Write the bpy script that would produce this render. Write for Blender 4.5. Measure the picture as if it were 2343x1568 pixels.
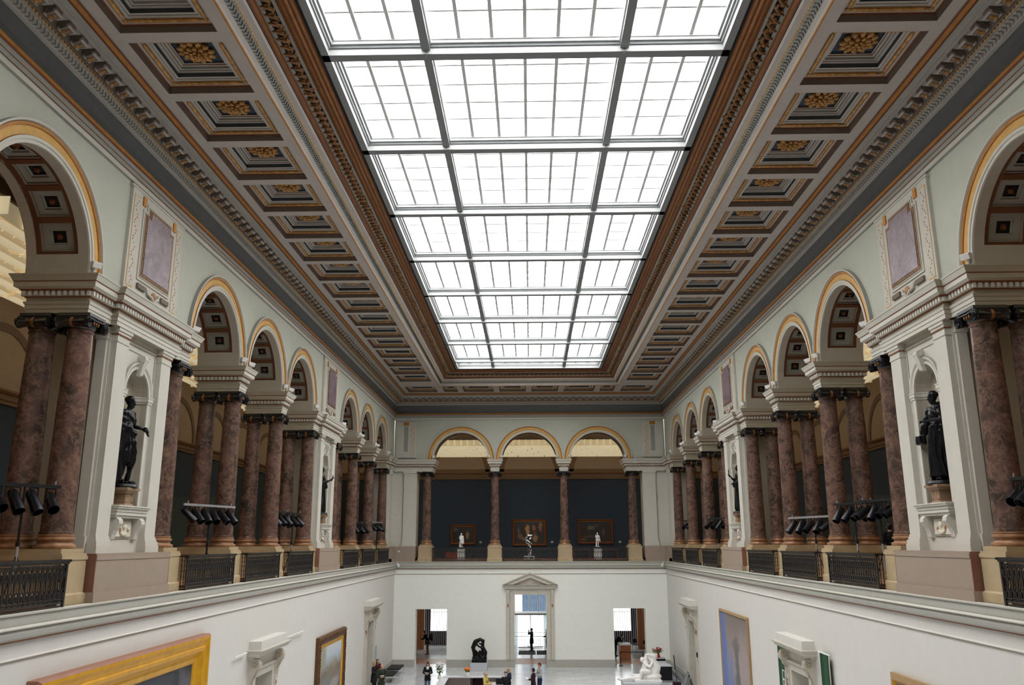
import bpy, bmesh, math, random
from mathutils import Vector, Matrix
R=math.radians; PI=math.pi
for o in list(bpy.data.objects): bpy.data.objects.remove(o)
SC=bpy.context.scene; COL=SC.collection
# ---------------------------------------------------------------- camera
TH,PS,RO,FPX=.2369,.0209,-.0027,1903.1
f=Vector((-math.sin(PS)*math.cos(TH),math.cos(PS)*math.cos(TH),math.sin(TH)))
r=Vector((math.cos(PS),math.sin(PS),0)); u=r.cross(f)
r2=r*math.cos(RO)+u*math.sin(RO); u2=-r*math.sin(RO)+u*math.cos(RO)
cd=bpy.data.cameras.new('camera'); cam=bpy.data.objects.new('camera',cd); COL.objects.link(cam)
cam.matrix_world=Matrix(((r2.x,u2.x,-f.x,.042),(r2.y,u2.y,-f.y,0),(r2.z,u2.z,-f.z,8.24),(0,0,0,1)))
cd.sensor_fit='HORIZONTAL'; cd.sensor_width=36; cd.lens=FPX*36/2343; cd.clip_end=500; cd.clip_start=.1
SC.camera=cam
# ---------------------------------------------------------------- sky, light, exposure
wd=bpy.data.worlds.new('sky'); SC.world=wd; wd.use_nodes=True
bg=wd.node_tree.nodes['Background']; bg.inputs['Color'].default_value=(1,.995,.985,1); bg.inputs['Strength'].default_value=9.0
SC.view_settings.view_transform='Standard'; SC.view_settings.look='None'; SC.view_settings.gamma=1
SC.view_settings.use_curve_mapping=False
SC.view_settings.exposure=.12
SC.cycles.max_bounces=7; SC.cycles.diffuse_bounces=4; SC.cycles.glossy_bounces=3; SC.cycles.transparent_max_bounces=12
SC.cycles.sample_clamp_indirect=6; SC.cycles.use_denoising=True; SC.cycles.caustics_reflective=False; SC.cycles.caustics_refractive=False
def portal(name,loc,rot,sx,sy):
    l=bpy.data.lights.new(name,'AREA'); l.shape='RECTANGLE'; l.size=sx; l.size_y=sy; l.cycles.is_portal=True
    o=bpy.data.objects.new(name,l); COL.objects.link(o); o.location=loc; o.rotation_euler=rot; return o
portal('skylight_portal',(0,31.0,20.55),(0,0,0),9.6,49.5)
for X,wi,z0,z1 in ((0,5.4,0.05,5.5),(-8,5.6,1.2,5.5),(8,5.6,1.2,5.5)):
    portal('window_portal',(X,73.2,(z0+z1)/2),(R(-90),0,0),wi,z1-z0)
# ---------------------------------------------------------------- materials
def lin(c):
    c=c/255; return c/12.92 if c<=.04045 else ((c+.055)/1.055)**2.4
def rgb(c): return (lin(c[0]),lin(c[1]),lin(c[2]),1)
MAT={}
def NN(nt,t,**k):
    n=nt.nodes.new(t)
    for a,b in k.items(): setattr(n,a,b)
    return n
def mat(name,c,rough=.6,metal=0,var=.06,scale=3.,bump=0,bscale=30,spec=.3):
    m=bpy.data.materials.new(name); m.use_nodes=True; nt=m.node_tree; b=nt.nodes['Principled BSDF']
    b.inputs['Roughness'].default_value=rough; b.inputs['Metallic'].default_value=metal; b.inputs['Specular IOR Level'].default_value=spec
    col=rgb(c)
    if var:
        tc=NN(nt,'ShaderNodeTexCoord'); n=NN(nt,'ShaderNodeTexNoise'); n.inputs['Scale'].default_value=scale; n.inputs['Detail'].default_value=4
        nt.links.new(tc.outputs['Object'],n.inputs['Vector'])
        rp=NN(nt,'ShaderNodeValToRGB'); rp.color_ramp.elements[0].position=.3; rp.color_ramp.elements[1].position=.7
        rp.color_ramp.elements[0].color=tuple(x*(1-var) for x in col[:3])+(1,); rp.color_ramp.elements[1].color=tuple(min(1,x*(1+var)) for x in col[:3])+(1,)
        nt.links.new(n.outputs['Fac'],rp.inputs['Fac']); nt.links.new(rp.outputs['Color'],b.inputs['Base Color'])
        if bump:
            n2=NN(nt,'ShaderNodeTexNoise'); n2.inputs['Scale'].default_value=bscale; nt.links.new(tc.outputs['Object'],n2.inputs['Vector'])
            bp=NN(nt,'ShaderNodeBump'); bp.inputs['Strength'].default_value=bump; bp.inputs['Distance'].default_value=.02
            nt.links.new(n2.outputs['Fac'],bp.inputs['Height']); nt.links.new(bp.outputs['Normal'],b.inputs['Normal'])
    else: b.inputs['Base Color'].default_value=col
    MAT[name]=m; return m
mat('wall_green',(184,186,172),.8,var=.03)
mat('plaster',(196,192,181),.7,var=.03)
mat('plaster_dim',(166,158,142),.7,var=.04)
mat('ground_white',(209,206,200),.75,var=.015)
mat('ground_cream',(234,235,228),.75,var=.015)
mat('ledge_grey',(172,171,162),.55,var=.03)
mat('stone_trim',(196,190,178),.6,var=.05)
mat('ceil',(176,170,163),.75,var=.03)
mat('ceil_grey',(150,150,143),.75,var=.04)
mat('ceil_dark',(120,108,98),.8,var=.05)
mat('ceil_blue',(74,78,84),.8,var=.06)
mat('panel_blue',(58,72,86),.8,var=.1)
mat('frieze_blue',(98,100,99),.75,var=.05)
mat('ochre',(166,112,48),.5,var=.12,scale=6)
mat('ochre_pale',(206,162,92),.5,var=.08,scale=5)
mat('gold_leaf',(176,132,78),.42,metal=.35,var=.35,scale=9,bump=.5)
mat('redbrown',(112,62,36),.6,var=.12)
mat('brownline',(122,72,42),.6,var=.1)
mat('soffit_brown',(94,56,32),.65,var=.1)
mat('soffit_grey',(140,138,126),.7,var=.05)
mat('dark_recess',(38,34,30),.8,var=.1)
mat('copper',(140,94,54),.35,metal=.5,var=.15,scale=5)
mat('acanthus',(124,86,50),.45,metal=.3,var=.4,scale=12,bump=.6)
mat('steel_grey',(128,132,134),.45,var=.03)
mat('steel_pale',(205,208,208),.5,var=.02)
mat('pink',(152,136,122),.65,var=.03)
mat('brick_edge',(128,88,72),.6,var=.06)
mat('yellow_stone',(174,154,122),.55,var=.08,scale=2.5)
mat('base_bronze',(158,118,88),.3,metal=.15,var=.25,scale=8)
mat('black_gloss',(22,22,24),.25,var=.2,spec=.6)
mat('gold_trim',(190,128,56),.35,metal=.5,var=.1)
mat('iron',(30,28,27),.4,var=.2,spec=.5)
mat('bronze_black',(24,24,27),.32,metal=.5,var=.3,scale=6)
mat('black_matte',(18,18,20),.7,var=.1)
mat('par_can',(26,27,32),.28,metal=.4,var=.1)
mat('alu',(190,190,196),.35,metal=.7,var=.05)
mat('green_tape',(130,190,40),.5,var=0)
mat('white_metal',(226,226,224),.4,var=.02)
mat('teal_wall',(50,62,74),.85,var=.06)
mat('teal_panel',(72,84,84),.8,var=.04)
mat('tan_trim',(120,96,70),.7,var=.06)
mat('beige_wall',(158,140,120),.8,var=.04)
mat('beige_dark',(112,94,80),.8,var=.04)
mat('wood_floor',(176,128,94),.35,var=.2,scale=4)
mat('bench_red',(150,70,40),.5,var=.15)
mat('marble_white',(232,230,226),.45,var=.06,scale=5)
mat('chrome',(200,204,210),.12,metal=1,var=.05)
mat('grey_stone',(186,190,194),.5,var=.04)
mat('stripe_navy',(46,40,52),.6,var=.05)
mat('orange_wood',(196,128,84),.4,var=.08,scale=4)
mat('banner_green',(38,74,50),.7,var=.1,scale=5)
mat('skin',(205,150,122),.5,var=.04); mat('skin_tan',(184,128,98),.5,var=.04)
mat('cloth_black',(20,20,24),.8,var=.15); mat('cloth_maroon',(52,24,34),.8,var=.15); mat('cloth_green',(42,52,40),.8,var=.15)
mat('cloth_grey',(158,160,162),.8,var=.06); mat('cloth_navy',(34,40,72),.8,var=.1); mat('cloth_pink',(214,110,108),.7,var=.08)
mat('cloth_white',(228,226,220),.7,var=.05); mat('cloth_yellow',(190,172,96),.7,var=.2,scale=14); mat('cloth_jeans',(92,104,122),.8,var=.1)
mat('cloth_orange',(206,96,56),.7,var=.08); mat('cloth_brown',(120,64,38),.7,var=.1); mat('cloth_khaki',(150,138,112),.8,var=.1)
mat('hair_black',(18,15,14),.5,var=.2); mat('hair_blond',(176,142,96),.6,var=.15); mat('hair_grey',(170,160,150),.6,var=.1); mat('hair_brown',(70,48,36),.6,var=.15)
mat('cap_grey',(84,76,74),.7,var=.1); mat('paper',(240,240,236),.6,var=0)
mat('flower_orange',(235,130,50),.6,var=.2,scale=20); mat('flower_red',(150,40,54),.6,var=.25,scale=20); mat('flower_white',(232,226,232),.6,var=.08,scale=20)
mat('leaf_green',(78,110,52),.6,var=.25,scale=15); mat('vase_red',(170,40,36),.3,var=.05); mat('desk_brown',(112,98,92),.45,var=.05); mat('desk_top',(190,192,196),.3,var=.03)
mat('teal_metal',(40,110,130),.3,metal=.3,var=.05); mat('rubber_mat',(44,42,44),.9,var=.05)
mat('pavement',(190,190,188),.8,var=.05); mat('facade',(228,230,232),.8,var=.04); mat('blue_stripe',(66,92,120),.8,var=.15,scale=2)
mat('frame_gold',(214,158,34),.32,metal=.35,var=.12,scale=3); mat('frame_wood',(150,104,84),.5,var=.1); mat('frame_brown',(96,66,42),.45,metal=.2,var=.35,scale=14,bump=.6)
mat('frame_oak',(160,130,92),.5,var=.1); mat('cream_relief',(214,206,190),.6,var=.04); mat('terracotta',(168,124,92),.6,var=.15,scale=12)
mat('bracket_stone',(142,116,92),.6,var=.08); mat('text_grey',(172,182,182),.7,var=0)
def emis(name,c,s):
    m=bpy.data.materials.new(name); m.use_nodes=True; b=m.node_tree.nodes['Principled BSDF']
    b.inputs['Base Color'].default_value=rgb(c); b.inputs['Emission Color'].default_value=rgb(c); b.inputs['Emission Strength'].default_value=s
    MAT[name]=m
emis('laylight_fabric',(240,226,186),.42); emis('laylight_dim',(232,214,172),.2); emis('green_led',(60,255,140),3)
def glassm(name,c,refl=.08,angular=False):
    m=bpy.data.materials.new(name); m.use_nodes=True; nt=m.node_tree; nt.nodes.remove(nt.nodes['Principled BSDF'])
    t=NN(nt,'ShaderNodeBsdfTransparent'); t.inputs['Color'].default_value=c; g=NN(nt,'ShaderNodeBsdfGlossy'); g.inputs['Roughness'].default_value=.05
    mx=NN(nt,'ShaderNodeMixShader'); mx.inputs['Fac'].default_value=refl
    if angular:
        lw=NN(nt,'ShaderNodeLayerWeight'); lw.inputs['Blend'].default_value=.5; mr=NN(nt,'ShaderNodeMapRange'); nt.links.new(lw.outputs['Facing'],mr.inputs['Value'])
        mr.inputs['From Min'].default_value=.1; mr.inputs['From Max'].default_value=.85; mr.inputs['To Min'].default_value=.95; mr.inputs['To Max'].default_value=.7; nt.links.new(mr.outputs[0],t.inputs['Color'])
    nt.links.new(t.outputs[0],mx.inputs[1]); nt.links.new(g.outputs[0],mx.inputs[2]); nt.links.new(mx.outputs[0],nt.nodes['Material Output'].inputs['Surface']); MAT[name]=m
glassm('glass',(.95,.97,.97,1)); glassm('roof_glass',(.95,.97,.97,1),.05,True); glassm('glass_teal',(.72,.92,.97,1),.06)
def marble(name,base,dark,vein,pale,rough=.22,sc=1.6):
    m=bpy.data.materials.new(name); m.use_nodes=True; nt=m.node_tree; b=nt.nodes['Principled BSDF']; L=nt.links.new
    tc=NN(nt,'ShaderNodeTexCoord'); oi=NN(nt,'ShaderNodeObjectInfo'); mm=NN(nt,'ShaderNodeMath',operation='MULTIPLY'); mm.inputs[1].default_value=37
    L(oi.outputs['Random'],mm.inputs[0]); ad=NN(nt,'ShaderNodeVectorMath',operation='ADD'); L(tc.outputs['Object'],ad.inputs[0]); L(mm.outputs[0],ad.inputs[1])
    n1=NN(nt,'ShaderNodeTexNoise'); n1.inputs['Scale'].default_value=sc; n1.inputs['Detail'].default_value=7; n1.inputs['Roughness'].default_value=.62; n1.inputs['Distortion'].default_value=.8; L(ad.outputs[0],n1.inputs['Vector'])
    r1=NN(nt,'ShaderNodeValToRGB'); e=r1.color_ramp.elements; e[0].position=.36; e[0].color=rgb(dark); e[1].position=.6; e[1].color=rgb(base); L(n1.outputs['Fac'],r1.inputs['Fac'])
    n2=NN(nt,'ShaderNodeTexNoise'); n2.inputs['Scale'].default_value=sc*1.5; n2.inputs['Detail'].default_value=10; n2.inputs['Roughness'].default_value=.7; n2.inputs['Distortion'].default_value=.5; L(ad.outputs[0],n2.inputs['Vector'])
    r2_=NN(nt,'ShaderNodeValToRGB'); e=r2_.color_ramp.elements; e[0].position=.46; e[0].color=(0,0,0,1); e[1].position=.5; e[1].color=(1,1,1,1); x=e.new(.54); x.color=(0,0,0,1); L(n2.outputs['Fac'],r2_.inputs['Fac'])
    v=NN(nt,'ShaderNodeMath',operation='MULTIPLY'); v.inputs[1].default_value=.32; L(r2_.outputs['Color'],v.inputs[0])
    m1=NN(nt,'ShaderNodeMix',data_type='RGBA'); L(v.outputs[0],m1.inputs[0]); L(r1.outputs['Color'],m1.inputs[6]); m1.inputs[7].default_value=rgb(vein)
    n3=NN(nt,'ShaderNodeTexNoise'); n3.inputs['Scale'].default_value=sc*3; n3.inputs['Detail'].default_value=5; n3.inputs['Roughness'].default_value=.7; L(ad.outputs[0],n3.inputs['Vector'])
    r3=NN(nt,'ShaderNodeValToRGB'); e=r3.color_ramp.elements; e[0].position=.54; e[0].color=(0,0,0,1); e[1].position=.7; e[1].color=(.7,.7,.7,1); L(n3.outputs['Fac'],r3.inputs['Fac'])
    m2=NN(nt,'ShaderNodeMix',data_type='RGBA'); L(r3.outputs['Color'],m2.inputs[0]); L(m1.outputs[2],m2.inputs[6]); m2.inputs[7].default_value=rgb(pale)
    L(m2.outputs[2],b.inputs['Base Color']); b.inputs['Roughness'].default_value=rough; b.inputs['Specular IOR Level'].default_value=.5; MAT[name]=m
mat('flank_beige',(160,151,132),.75,var=.03)  # darker than plaster; pier cores, entablature ends and undersides
mat('gold_dull',(128,84,44),.45,metal=.2,var=.15)
marble('column_marble',(104,78,70),(58,50,46),(164,132,108),(140,110,90))
marble('panel_marble',(126,104,112),(96,78,90),(170,150,150),(150,130,130),.35,1.2)
def floor_mat():
    m=bpy.data.materials.new('floor_marble'); m.use_nodes=True; nt=m.node_tree; b=nt.nodes['Principled BSDF']; L=nt.links.new
    tc=NN(nt,'ShaderNodeTexCoord'); br=NN(nt,'ShaderNodeTexBrick'); br.offset=.5; br.inputs['Scale'].default_value=1
    br.inputs['Brick Width'].default_value=1.1; br.inputs['Row Height'].default_value=1.1; br.inputs['Mortar Size'].default_value=.012
    br.inputs['Color1'].default_value=rgb((212,214,216)); br.inputs['Color2'].default_value=rgb((203,206,209)); br.inputs['Mortar'].default_value=rgb((184,187,190)); L(tc.outputs['Object'],br.inputs['Vector'])
    n=NN(nt,'ShaderNodeTexNoise'); n.inputs['Scale'].default_value=1.3; n.inputs['Detail'].default_value=8; n.inputs['Distortion'].default_value=1.2; L(tc.outputs['Object'],n.inputs['Vector'])
    rp=NN(nt,'ShaderNodeValToRGB'); rp.color_ramp.elements[0].position=.35; rp.color_ramp.elements[0].color=(.86,.87,.88,1); rp.color_ramp.elements[1].position=.6; rp.color_ramp.elements[1].color=(1,1,1,1); L(n.outputs['Fac'],rp.inputs['Fac'])
    mx=NN(nt,'ShaderNodeMix',data_type='RGBA',blend_type='MULTIPLY'); mx.inputs[0].default_value=1; L(br.outputs['Color'],mx.inputs[6]); L(rp.outputs['Color'],mx.inputs[7])
    L(mx.outputs[2],b.inputs['Base Color']); b.inputs['Roughness'].default_value=.16; b.inputs['Specular IOR Level'].default_value=.55; MAT['floor_marble']=m
floor_mat()
def paint(name,bands,blobs,nscale=5,namp=.5,rough=.5):
    """procedural canvas in generated uv (x,z of the canvas mesh): vertical colour bands broken up by noise, plus soft patches"""
    m=bpy.data.materials.new(name); m.use_nodes=True; nt=m.node_tree; b=nt.nodes['Principled BSDF']; L=nt.links.new
    tc=NN(nt,'ShaderNodeUVMap'); sp=NN(nt,'ShaderNodeSeparateXYZ'); L(tc.outputs[0],sp.inputs[0])
    n=NN(nt,'ShaderNodeTexNoise'); n.inputs['Scale'].default_value=nscale; n.inputs['Detail'].default_value=6; n.inputs['Roughness'].default_value=.65; n.inputs['Distortion'].default_value=.6; L(tc.outputs[0],n.inputs['Vector'])
    a=NN(nt,'ShaderNodeMath',operation='MULTIPLY_ADD'); L(n.outputs['Fac'],a.inputs[0]); a.inputs[1].default_value=namp; L(sp.outputs[1],a.inputs[2])
    a2=NN(nt,'ShaderNodeMath',operation='SUBTRACT'); L(a.outputs[0],a2.inputs[0]); a2.inputs[1].default_value=namp/2
    rp=NN(nt,'ShaderNodeValToRGB'); e=rp.color_ramp.elements
    e[0].position=bands[0][0]; e[0].color=rgb(bands[0][1]); e[1].position=bands[-1][0]; e[1].color=rgb(bands[-1][1])
    for p,c in bands[1:-1]:
        x=e.new(p); x.color=rgb(c)
    L(a2.outputs[0],rp.inputs['Fac']); out=rp.outputs['Color']
    wn=NN(nt,'ShaderNodeMapping'); L(tc.outputs[0],wn.inputs['Vector'])
    wv=NN(nt,'ShaderNodeVectorMath',operation='MULTIPLY_ADD'); L(n.outputs['Color'],wv.inputs[0]); wv.inputs[1].default_value=(.3,.3,0); L(wn.outputs[0],wv.inputs[2])
    for (cu,cv,ru,rv,c,s) in blobs:
        mp=NN(nt,'ShaderNodeMapping',vector_type='POINT'); mp.inputs['Scale'].default_value=(1/ru,1/rv,0); mp.inputs['Location'].default_value=(-(cu+.15)/ru,-(cv+.15)/rv,0); L(wv.outputs[0],mp.inputs['Vector'])
        ln=NN(nt,'ShaderNodeVectorMath',operation='LENGTH'); L(mp.outputs[0],ln.inputs[0])
        mr=NN(nt,'ShaderNodeMapRange'); mr.inputs['From Min'].default_value=1; mr.inputs['From Max'].default_value=.6; mr.inputs['To Max'].default_value=s; L(ln.outputs['Value'],mr.inputs['Value'])
        mx=NN(nt,'ShaderNodeMix',data_type='RGBA'); L(mr.outputs[0],mx.inputs[0]); L(out,mx.inputs[6]); mx.inputs[7].default_value=rgb(c); out=mx.outputs[2]
    L(out,b.inputs['Base Color']); b.inputs['Roughness'].default_value=rough; MAT[name]=m
# ---------------------------------------------------------------- mesh helpers
W,D=9.835,60.7; S5=4.98; SY0=6.2
ZL,ZG,ZC,ZE=7.0,7.1,13.3,14.15      # ledge, gallery floor, capital top, entablature top
def xf(side):
    if side=='L': return lambda p,u,z:(-W+p,u,z)
    if side=='R': return lambda p,u,z:(W-p,u,z)
    if side=='B': return lambda p,u,z:(u,D-p,z)
    return lambda x,y,z:(x,y,z)
def place(o,side,u,p=0,z=0):
    if side=='L': o.location=(-W+p,u,z); o.rotation_euler=(0,0,0)
    elif side=='R': o.location=(W-p,u,z); o.rotation_euler=(0,0,PI)
    else: o.location=(u,D-p,z); o.rotation_euler=(0,0,-PI/2)
    return o
class M:
    def __init__(s,t=None): s.v=[];s.f=[];s.m=[];s.names=[];s.t=xf(t)
    def mi(s,n):
        if n not in s.names: s.names.append(n)
        return s.names.index(n)
    def add(s,vs,fs,m):
        b=len(s.v); s.v+= [s.t(*v) for v in vs]; k=s.mi(m)
        for q in fs: s.f.append([b+i for i in q]); s.m.append(k)
    def quad(s,a,b,c,d,m): s.add([a,b,c,d],[(0,1,2,3)],m)
    def box(s,x0,x1,y0,y1,z0,z1,m,skip=''):
        vs=[(x0,y0,z0),(x1,y0,z0),(x1,y1,z0),(x0,y1,z0),(x0,y0,z1),(x1,y0,z1),(x1,y1,z1),(x0,y1,z1)]
        s.add(vs,[(0,3,2,1),(4,5,6,7),(0,1,5,4),(1,2,6,5),(2,3,7,6),(3,0,4,7)],m)
    def frust(s,r0,z0,r1,z1,m,fl=None):   # r=(x0,x1,y0,y1)
        a,b=r0,r1
        vs=[(a[0],a[2],z0),(a[1],a[2],z0),(a[1],a[3],z0),(a[0],a[3],z0),(b[0],b[2],z1),(b[1],b[2],z1),(b[1],b[3],z1),(b[0],b[3],z1)]
        if fl: s.add(vs,[(4,5,6,7),(1,2,6,5),(3,0,4,7)],m); s.add(vs,[(0,3,2,1),(0,1,5,4),(2,3,7,6)],fl)
        else: s.add(vs,[(0,3,2,1),(4,5,6,7),(0,1,5,4),(1,2,6,5),(2,3,7,6),(3,0,4,7)],m)
    def lathe(s,prof,n,m,c=(0,0,0),caps=True):
        vs=[];fs=[]
        for (rr,z) in prof:
            for i in range(n):
                a=2*PI*i/n; vs.append((c[0]+rr*math.cos(a),c[1]+rr*math.sin(a),c[2]+z))
        for j in range(len(prof)-1):
            for i in range(n): k=(i+1)%n; fs.append((j*n+i,j*n+k,(j+1)*n+k,(j+1)*n+i))
        if caps: fs.append(tuple(range(n-1,-1,-1))); fs.append(tuple((len(prof)-1)*n+i for i in range(n)))
        s.add(vs,fs,m)
    def tube(s,pts,rad,n,m,closed=False):
        pts=[Vector(p) for p in pts]; rings=[];vs=[];fs=[]
        N=len(pts)
        for i,p in enumerate(pts):
            if closed: d=pts[(i+1)%N]-pts[i-1]
            else: d=pts[min(i+1,N-1)]-pts[max(i-1,0)]
            d=d.normalized() if d.length>1e-9 else Vector((0,0,1))
            ref=Vector((0,0,1)) if abs(d.z)<.9 else Vector((1,0,0))
            a=d.cross(ref).normalized(); b=d.cross(a)
            rr=rad[i] if isinstance(rad,(list,tuple)) else rad
            for k in range(n):
                t=2*PI*(k+.5)/n; q=p+a*rr*math.cos(t)+b*rr*math.sin(t); vs.append(tuple(q))
        for i in range(N if closed else N-1):
            j=(i+1)%N
            for k in range(n): l=(k+1)%n; fs.append((i*n+k,i*n+l,j*n+l,j*n+k))
        if not closed: fs.append(tuple(range(n-1,-1,-1))); fs.append(tuple((N-1)*n+k for k in range(n)))
        s.add(vs,fs,m)
    def prism(s,poly,fn,a0,a1,m):  # poly 2d list, fn(x,y,a)->xyz
        n=len(poly); vs=[fn(x,y,a0) for x,y in poly]+[fn(x,y,a1) for x,y in poly]
        s.add(vs,[tuple(range(n-1,-1,-1)),tuple(range(n,2*n))]+[(i,(i+1)%n,n+(i+1)%n,n+i) for i in range(n)],m)
    def sphere(s,c,rx,ry,rz,m,n=8,k=5):
        prof=[]
        vs=[(c[0],c[1],c[2]-rz)];fs=[]
        for j in range(1,k):
            t=-PI/2+PI*j/k
            for i in range(n): a=2*PI*i/n; vs.append((c[0]+rx*math.cos(t)*math.cos(a),c[1]+ry*math.cos(t)*math.sin(a),c[2]+rz*math.sin(t)))
        vs.append((c[0],c[1],c[2]+rz)); T=len(vs)-1
        for i in range(n): fs.append((0,1+(i+1)%n,1+i)); fs.append((T,T-n+i,T-n+(i+1)%n))
        for j in range(k-2):
            for i in range(n): l=(i+1)%n; fs.append((1+j*n+i,1+j*n+l,1+(j+1)*n+l,1+(j+1)*n+i))
        s.add(vs,fs,m)
    def mesh(s,name,smooth=False,recalc=True):
        me=bpy.data.meshes.new(name); me.from_pydata(s.v,[],s.f)
        for n in s.names: me.materials.append(MAT[n])
        me.polygons.foreach_set('material_index',s.m)
        if smooth: me.polygons.foreach_set('use_smooth',[True]*len(s.f))
        if recalc:
            bm=bmesh.new(); bm.from_mesh(me); bmesh.ops.recalc_face_normals(bm,faces=bm.faces); bm.to_mesh(me); bm.free()
        if smooth:
            me.set_sharp_from_angle(angle=R(40))
        me.update(); return me
    def obj(s,name,parent=None,smooth=False,**k):
        return link(name,s.mesh(name,smooth),parent)
def link(name,me,parent=None):
    o=bpy.data.objects.new(name,me); COL.objects.link(o)
    if parent: o.parent=parent
    return o
def struct(o): o['kind']='structure'; return o
def tag(o,label,cat,group=None,kind='thing'):
    o['label']=label; o['category']=cat; o['kind']=kind
    if group: o['group']=group
    return o
def empty(name,label=None,cat=None,group=None):
    o=bpy.data.objects.new(name,None); COL.objects.link(o); o.empty_display_size=.2
    if label: tag(o,label,cat,group)
    return o
def copy_tree(o,parent=None):
    c=o.copy(); COL.objects.link(c); c.parent=parent
    for ch in list(o.children): copy_tree(ch,c)
    return c
SIDE={'L':'gold-frame side','R':'green-banner side','B':'far end wall'}
random.seed(4)
# ================================================================= SETTING
AC=[5.67+S5*i for i in range(3)]+[25.59+S5*i for i in range(3)]+[45.51+S5*i for i in range(3)]   # side arch centres
BCs=[-S5,0,S5]
PIERS=[20.61,40.53]
AR=1.98
def arch_cell(m,p,u0,u1,z0,z1,uc,zc,rad,mt,n=28):
    """flat wall cell in plane p with a round-headed hole (spring zc, from z0)"""
    m.quad((p,u0,z0),(p,uc-rad,z0),(p,uc-rad,zc),(p,u0,zc),mt); m.quad((p,uc+rad,z0),(p,u1,z0),(p,u1,zc),(p,uc+rad,zc),mt)
    def border(t):
        c,s=math.cos(t),math.sin(t); k=min((u1-uc)/abs(c) if abs(c)>1e-9 else 1e9,(z1-zc)/s if s>1e-9 else 1e9)
        return (p,uc+c*k,zc+s*k)
    ca=math.atan2(z1-zc,u1-uc); ts=sorted(set([PI*i/n for i in range(n+1)]+[ca,PI-ca]))
    for a,b in zip(ts[:-1],ts[1:]):
        m.quad((p,uc+rad*math.cos(a),zc+rad*math.sin(a)),border(a),border(b),(p,uc+rad*math.cos(b),zc+rad*math.sin(b)),mt)
def ring(m,uc,zc,segs,n=36,t0=0,t1=PI,down=0):
    """archivolt: segs=[(r0,p0,r1,p1,mat)...] strips swept over the half circle"""
    for (ra,pa,rb,pb,mt) in segs:
        vs=[];fs=[]
        for i in range(n+1):
            t=t0+(t1-t0)*i/n
            vs+=[(pa,uc+ra*math.cos(t),zc+ra*math.sin(t)),(pb,uc+rb*math.cos(t),zc+rb*math.sin(t))]
        for i in range(n): fs.append((2*i,2*i+1,2*i+3,2*i+2))
        m.add(vs,fs,mt)
def arcade(side,arches,u0,u1):
    m=M(side); edges=[]
    z1=17.1
    cur=u0
    for a in arches:
        lo,hi=a-S5/2,a+S5/2
        if lo-cur>.01: m.quad((-.04,cur,ZE-.05),(-.04,lo,ZE-.05),(-.04,lo,z1),(-.04,cur,z1),'wall_green'); m.quad((-1.46,cur,ZE-.05),(-1.46,lo,ZE-.05),(-1.46,lo,z1),(-1.46,cur,z1),'beige_wall')
        arch_cell(m,-.04,lo,hi,ZE-.05,z1,a,ZE,AR,'wall_green'); arch_cell(m,-1.46,lo,hi,ZE-.05,z1,a,ZE,AR,'beige_wall')
        cur=hi
    if u1-cur>.01: m.quad((-.04,cur,ZE-.05),(-.04,u1,ZE-.05),(-.04,u1,z1),(-.04,cur,z1),'wall_green'); m.quad((-1.46,cur,ZE-.05),(-1.46,u1,ZE-.05),(-1.46,u1,z1),(-1.46,cur,z1),'beige_wall')
    m.quad((-1.46,u0,z1),(-1.46,u1,z1),(-1.46,u1,18.2),(-1.46,u0,18.2),'beige_wall')
    return struct(m.obj({'L':'wall_left','R':'wall_right','B':'wall_back'}[side]))
walls={s:arcade(s,a,u0,u1) for s,a,u0,u1 in (('L',AC,-3,D+1.46),('R',AC,-3,D+1.46),('B',BCs,-W,W))}
def arch_trim_mesh():
    m=M()
    ring(m,0,0,[(AR,-.04,AR,.0,'plaster'),(AR,.0,2.06,.0,'plaster'),(2.06,0,2.06,.02,'plaster'),(2.06,.02,2.13,.02,'plaster'),(2.13,.02,2.14,-.005,'brownline'),(2.14,-.005,2.23,.02,'ochre_pale'),(2.23,.02,2.32,-.0,'ochre_pale'),
        (2.32,0,2.33,.03,'ochre'),(2.33,.03,2.395,.03,'ochre'),(2.395,.03,2.40,0,'brownline'),(2.40,0,2.42,.07,'plaster'),(2.42,.07,2.462,.07,'plaster'),(2.462,.07,2.468,-.04,'ceil_grey')])
    return m.mesh('archivolt',True)
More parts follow.
